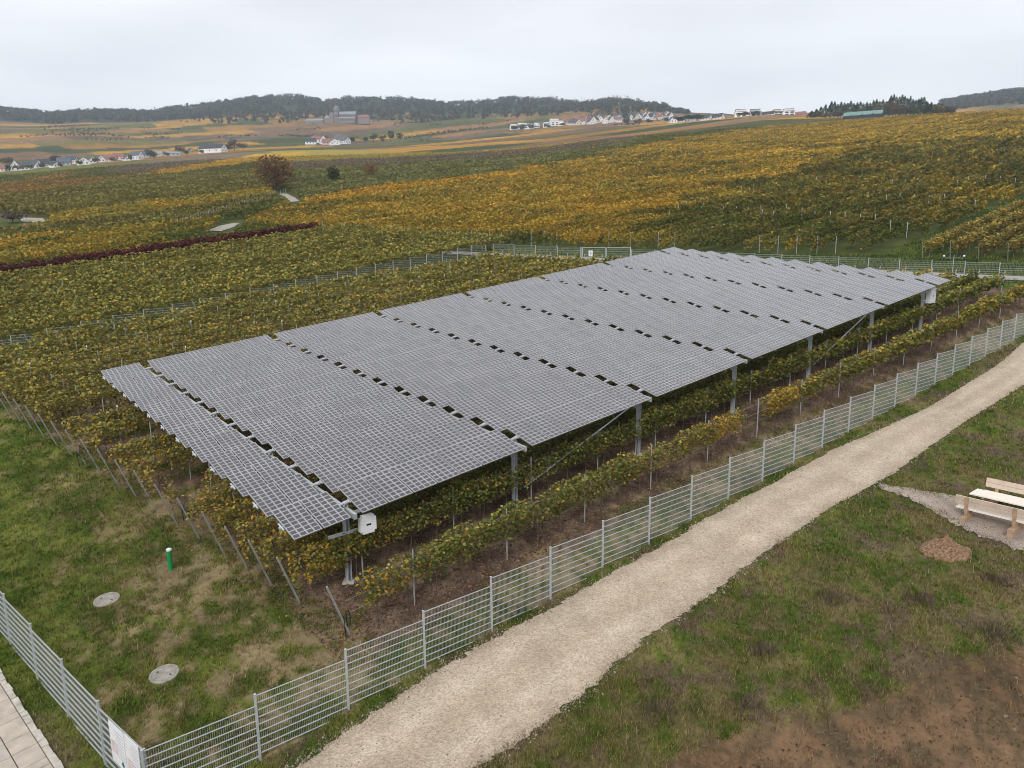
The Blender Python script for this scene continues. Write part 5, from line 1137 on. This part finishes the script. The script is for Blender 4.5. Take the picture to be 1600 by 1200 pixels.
for i, (x_, H, W, mix, lab) in enumerate([(552, 9, 12, dict(dark=3, grey=2), 'dark bush group right of the farm cluster'), (571, 8, 10, dict(grey=4, dark=2), 'greyish bush between the farm and the dark trees'), (584, 13, 13, dict(dark=5, green=1), 'dark round tree right of the farm, first of the row'), (598, 9, 13, dict(rust=4, brown=3), 'rust red tree in the row right of the farm'), (611, 16, 13, dict(dark=5, green=1), 'tallest dark tree in the row right of the farm'), (624, 13, 12, dict(dark=4, olive=1), 'dark tree at the right end of the row by the farm'), (366, 14, 15, dict(dark=4, grey=2, brown=1), 'dark tree right of the long white barn'), (378, 9, 14, dict(grey=3, brown=2), 'grey brown bush right of the barn tree'), (232, 9, 14, dict(grey=3, brown=3), 'bare brown tree behind the left village'), (280, 10, 16, dict(grey=3, brown=3), 'bare brown tree group left of the white barn'), (12, 9, 16, dict(brown=3, olive=2), 'olive brown tree behind the leftmost houses'), (86, 9, 14, dict(grey=3, brown=3), 'brown tree behind the middle of the left village'), (356, 8, 12, dict(brown=4, rust=1), 'brown hedge tree at the barn wall')]):
    q = px_at(x_, 1120 if x_ > 500 else (985 if x_ > 260 else 930), 230); tree('broadleaf_tree', q, H, W, mix, lab, n=420, size=1.3, group='trees on the far slope')
r3 = np.random.default_rng(11)
for i, x_ in enumerate([12, 30, 46, 62, 92, 122, 150, 178, 206, 240, 262, 290, 315]):
    tree('broadleaf_tree', px_at(x_ + r3.uniform(-3, 3), 795 + x_ * .42, 250), r3.uniform(4.5, 7), r3.uniform(6, 10), [dict(dark=3, green=2), dict(brown=3, grey=2), dict(olive=2, dark=2, brown=1)][i % 3], 'garden tree before the left village houses, %s from the left' % ORD[i], n=220, size=1.0, group='garden trees of the left village')
for i, (x_, d_, H, W, mix) in enumerate([(815, 1240, 13, 16, dict(dark=4, green=2)), (830, 1230, 15, 18, dict(dark=4, green=2)), (804, 1245, 10, 12, dict(dark=4, green=1)), (979, 1220, 14, 13, dict(dark=5)), (996, 1210, 9, 16, dict(dark=2, grey=3, brown=1)), (1012, 1190, 8, 14, dict(grey=3, dark=2)), (1044, 1180, 10, 13, dict(grey=3, dark=2)), (880, 1290, 6, 12, dict(dark=2, brown=2)), (975, 1345, 16, 15, dict(dark=4, grey=1)), (855, 1300, 6, 12, dict(dark=3, brown=2)), (1060, 985, 8, 16, dict(dark=4)), (1076, 985, 8, 16, dict(dark=4)), (1093, 980, 8, 16, dict(dark=4, grey=1)), (1160, 960, 5, 16, dict(dark=3, grey=1)), (1180, 965, 5, 12, dict(dark=3, grey=1))]):
    tree('broadleaf_tree', px_at(x_, d_, 195), H, W, mix, 'dark tree on the slope under the upper village, %s from the left' % ORD[[815, 830, 804, 979, 996, 1012, 1044, 880, 975, 855, 1060, 1076, 1093, 1160, 1180].__class__(sorted([815, 830, 804, 979, 996, 1012, 1044, 880, 975, 855, 1060, 1076, 1093, 1160, 1180])).index(x_)], n=360, size=1.5, group='trees under the upper village')
# conifer wood right of the hall
xs_ = np.concatenate([np.linspace(1268, 1296, 5), np.linspace(1298, 1388, 19), np.linspace(1386, 1446, 15), np.linspace(1448, 1486, 8)])
for i, x_ in enumerate(xs_):
    h_ = np.interp(x_, [1268, 1300, 1385, 1390, 1405, 1440, 1450, 1486], [7, 14, 15, 20, 18, 17, 13, 8]) * r3.uniform(.85, 1.08)
    tree('conifer_tree', px_at(x_, 830 + r3.uniform(-25, 40), 182), h_, 11, dict(dark=3, green=1), 'dark conifer beside the green hall, %s' % ((ORD[i] + ' from the left') if i < 24 else (ORD[len(xs_) - 1 - i] + ' from the right')), 'conifer', n=330, size=1.25, group='conifers beside the green roofed hall')
for i, (x_, H, W, mix) in enumerate([(1390, 13, 15, dict(brown=4, rust=2, grey=2)), (1404, 9, 13, dict(brown=3, grey=3)), (1372, 9, 12, dict(grey=3, brown=2)), (1423, 9, 12, dict(dark=2, grey=3)), (1446, 9, 12, dict(dark=3, grey=2)), (1466, 8, 13, dict(pale=1, grey=3, orange=1)), (1480, 6, 14, dict(grey=3, brown=2)), (1310, 7, 12, dict(grey=4, dark=2)), (1290, 6, 14, dict(grey=4, brown=2)), (1275, 6, 12, dict(dark=3, grey=2))]):
    tree('broadleaf_tree', px_at(x_, 745, 182), H, W, mix, 'brownish leafless tree before the conifers, %s from the left' % ORD[sorted([1390, 1404, 1372, 1423, 1446, 1466, 1480, 1310, 1290, 1275]).index(x_)], n=360, size=1.1, group='trees before the conifers')
# woods that read as one mass
def wood_mass(name, label, spots, size, per, conif):
    pts = []; cols = []
    for (q, H) in spots:
        k = 'conifer' if r3.random() < conif(q) else 'broad'
        W = H * (.6 if k == 'conifer' else r3.uniform(.95, 1.3))
        if k == 'conifer': H = H * 1.2
        p_ = crown_pts(per, k, H, W, r3); p_[:, 2] = p_[:, 2] * (1 if k == 'conifer' else 1.25) - H * .22; p_ = p_ + np.array(q); pts.append(p_)
        mix = dict(dark=1) if k == 'conifer' else [dict(dark=3, green=1), dict(dark=2, olive=2), dict(grey=2, brown=2, dark=1), dict(brown=2, rust=1, dark=1), dict(dark=3, grey=2)][r3.integers(5)]
        cols.append(pick(per, mix) * r3.uniform(.45, .85))
    tag(link(name, poly_mesh(name, cards(np.concatenate(pts), r3.uniform(.7, 1.4, per * len(spots)) * size, .15), 4, np.concatenate(cols), 'far_leaf')), label, 'wood', 'far woods', 'stuff')
sp_l = []
for k in range(3000):
    x_ = r3.uniform(-160, 1078); lo = np.interp(x_, [-160, 0, 200, 330, 420, 560, 650, 790, 860, 1046], [1980, 1960, 1930, 1850, 1790, 1740, 1700, 1660, 1600, 1560]); hi = np.interp(x_, [-160, 1000, 1046, 1078], [2500, 2420, 2200, 2000])
    d_ = lo + (hi - lo) * r3.random() ** .9; q = px_at(x_, d_, 175); sp_l.append((q, r3.uniform(10, 18) * np.interp(x_, [0, 300, 1000, 1046, 1078], [.8, 1, 1, .7, .4]) * (.6 + .9 * float(fbm(np.array(x_ / 45.), np.array(d_ / 150.), 271, 3)))))
wood_mass('forest', 'long dark mixed forest on the ridge across the background', sp_l, 3.8, 45, lambda q: .16 if -700 < q.x < 500 else .05)
sp_r = []
for k in range(1000):
    x_ = r3.uniform(1470, 1800); d_ = r3.uniform(1850, 2700); sp_r.append((px_at(x_, d_, 160), r3.uniform(10, 15)))
wood_mass('wooded_hill', 'grey wooded hill at the right edge of the skyline', sp_r, 4.6, 36, lambda q: .05)
sp_h = []
for k in range(160):
    x_ = r3.uniform(300, 720); d_ = r3.uniform(1640, 1800)
    if 470 < x_ < 600 and d_ < 1720: continue
    sp_h.append((px_at(x_, d_, 190), r3.uniform(6, 10)))
wood_mass('hedge_wood', 'low scattered trees and hedges at the foot of the ridge forest', sp_h, 2.6, 50, lambda q: .1)

sp_k = []
for k in range(46):
    x_ = r3.uniform(0, 1000); d_ = r3.uniform(1180, 1700); q0 = px_at(x_, d_, 205); L_ = r3.uniform(20, 110); a_ = .8 + r3.uniform(-.15, .15)
    for j in range(int(L_ / 6)):
        X_, Y_ = q0.x + math.cos(a_) * j * 6 + r3.uniform(-2, 2), q0.y + math.sin(a_) * j * 6 + r3.uniform(-2, 2); sp_k.append((Vector((X_, Y_, float(ground(X_, Y_)))), r3.uniform(3, 6.5)))
wood_mass('field_hedges', 'thin dark hedges and bushes dividing the fields of the far slope', sp_k, 1.6, 16, lambda q: .0)

# ------------------------------------------------------------------ haze
mb = MB(); mb.box((-4600, -4600, -60), (4600, 4600, 640)); hz = mb.mesh('haze')
m = bpy.data.materials.new('haze'); m.use_nodes = True; t = m.node_tree; t.nodes.clear()
ou = t.nodes.new('ShaderNodeOutputMaterial'); pvv = t.nodes.new('ShaderNodeVolumePrincipled'); pvv.inputs['Color'].default_value = (.68, .84, 1, 1); pvv.inputs['Density'].default_value = .00016; pvv.inputs['Anisotropy'].default_value = .2
t.links.new(pvv.outputs[0], ou.inputs['Volume']); hz.materials.append(m)
tag(link('haze', hz), 'pale blue autumn haze over the valley', None, None, 'stuff')
print('TRIS', sum(len(m.loops) - 2 * len(m.polygons) for m in bpy.data.meshes), 'objects', len(bpy.data.objects))
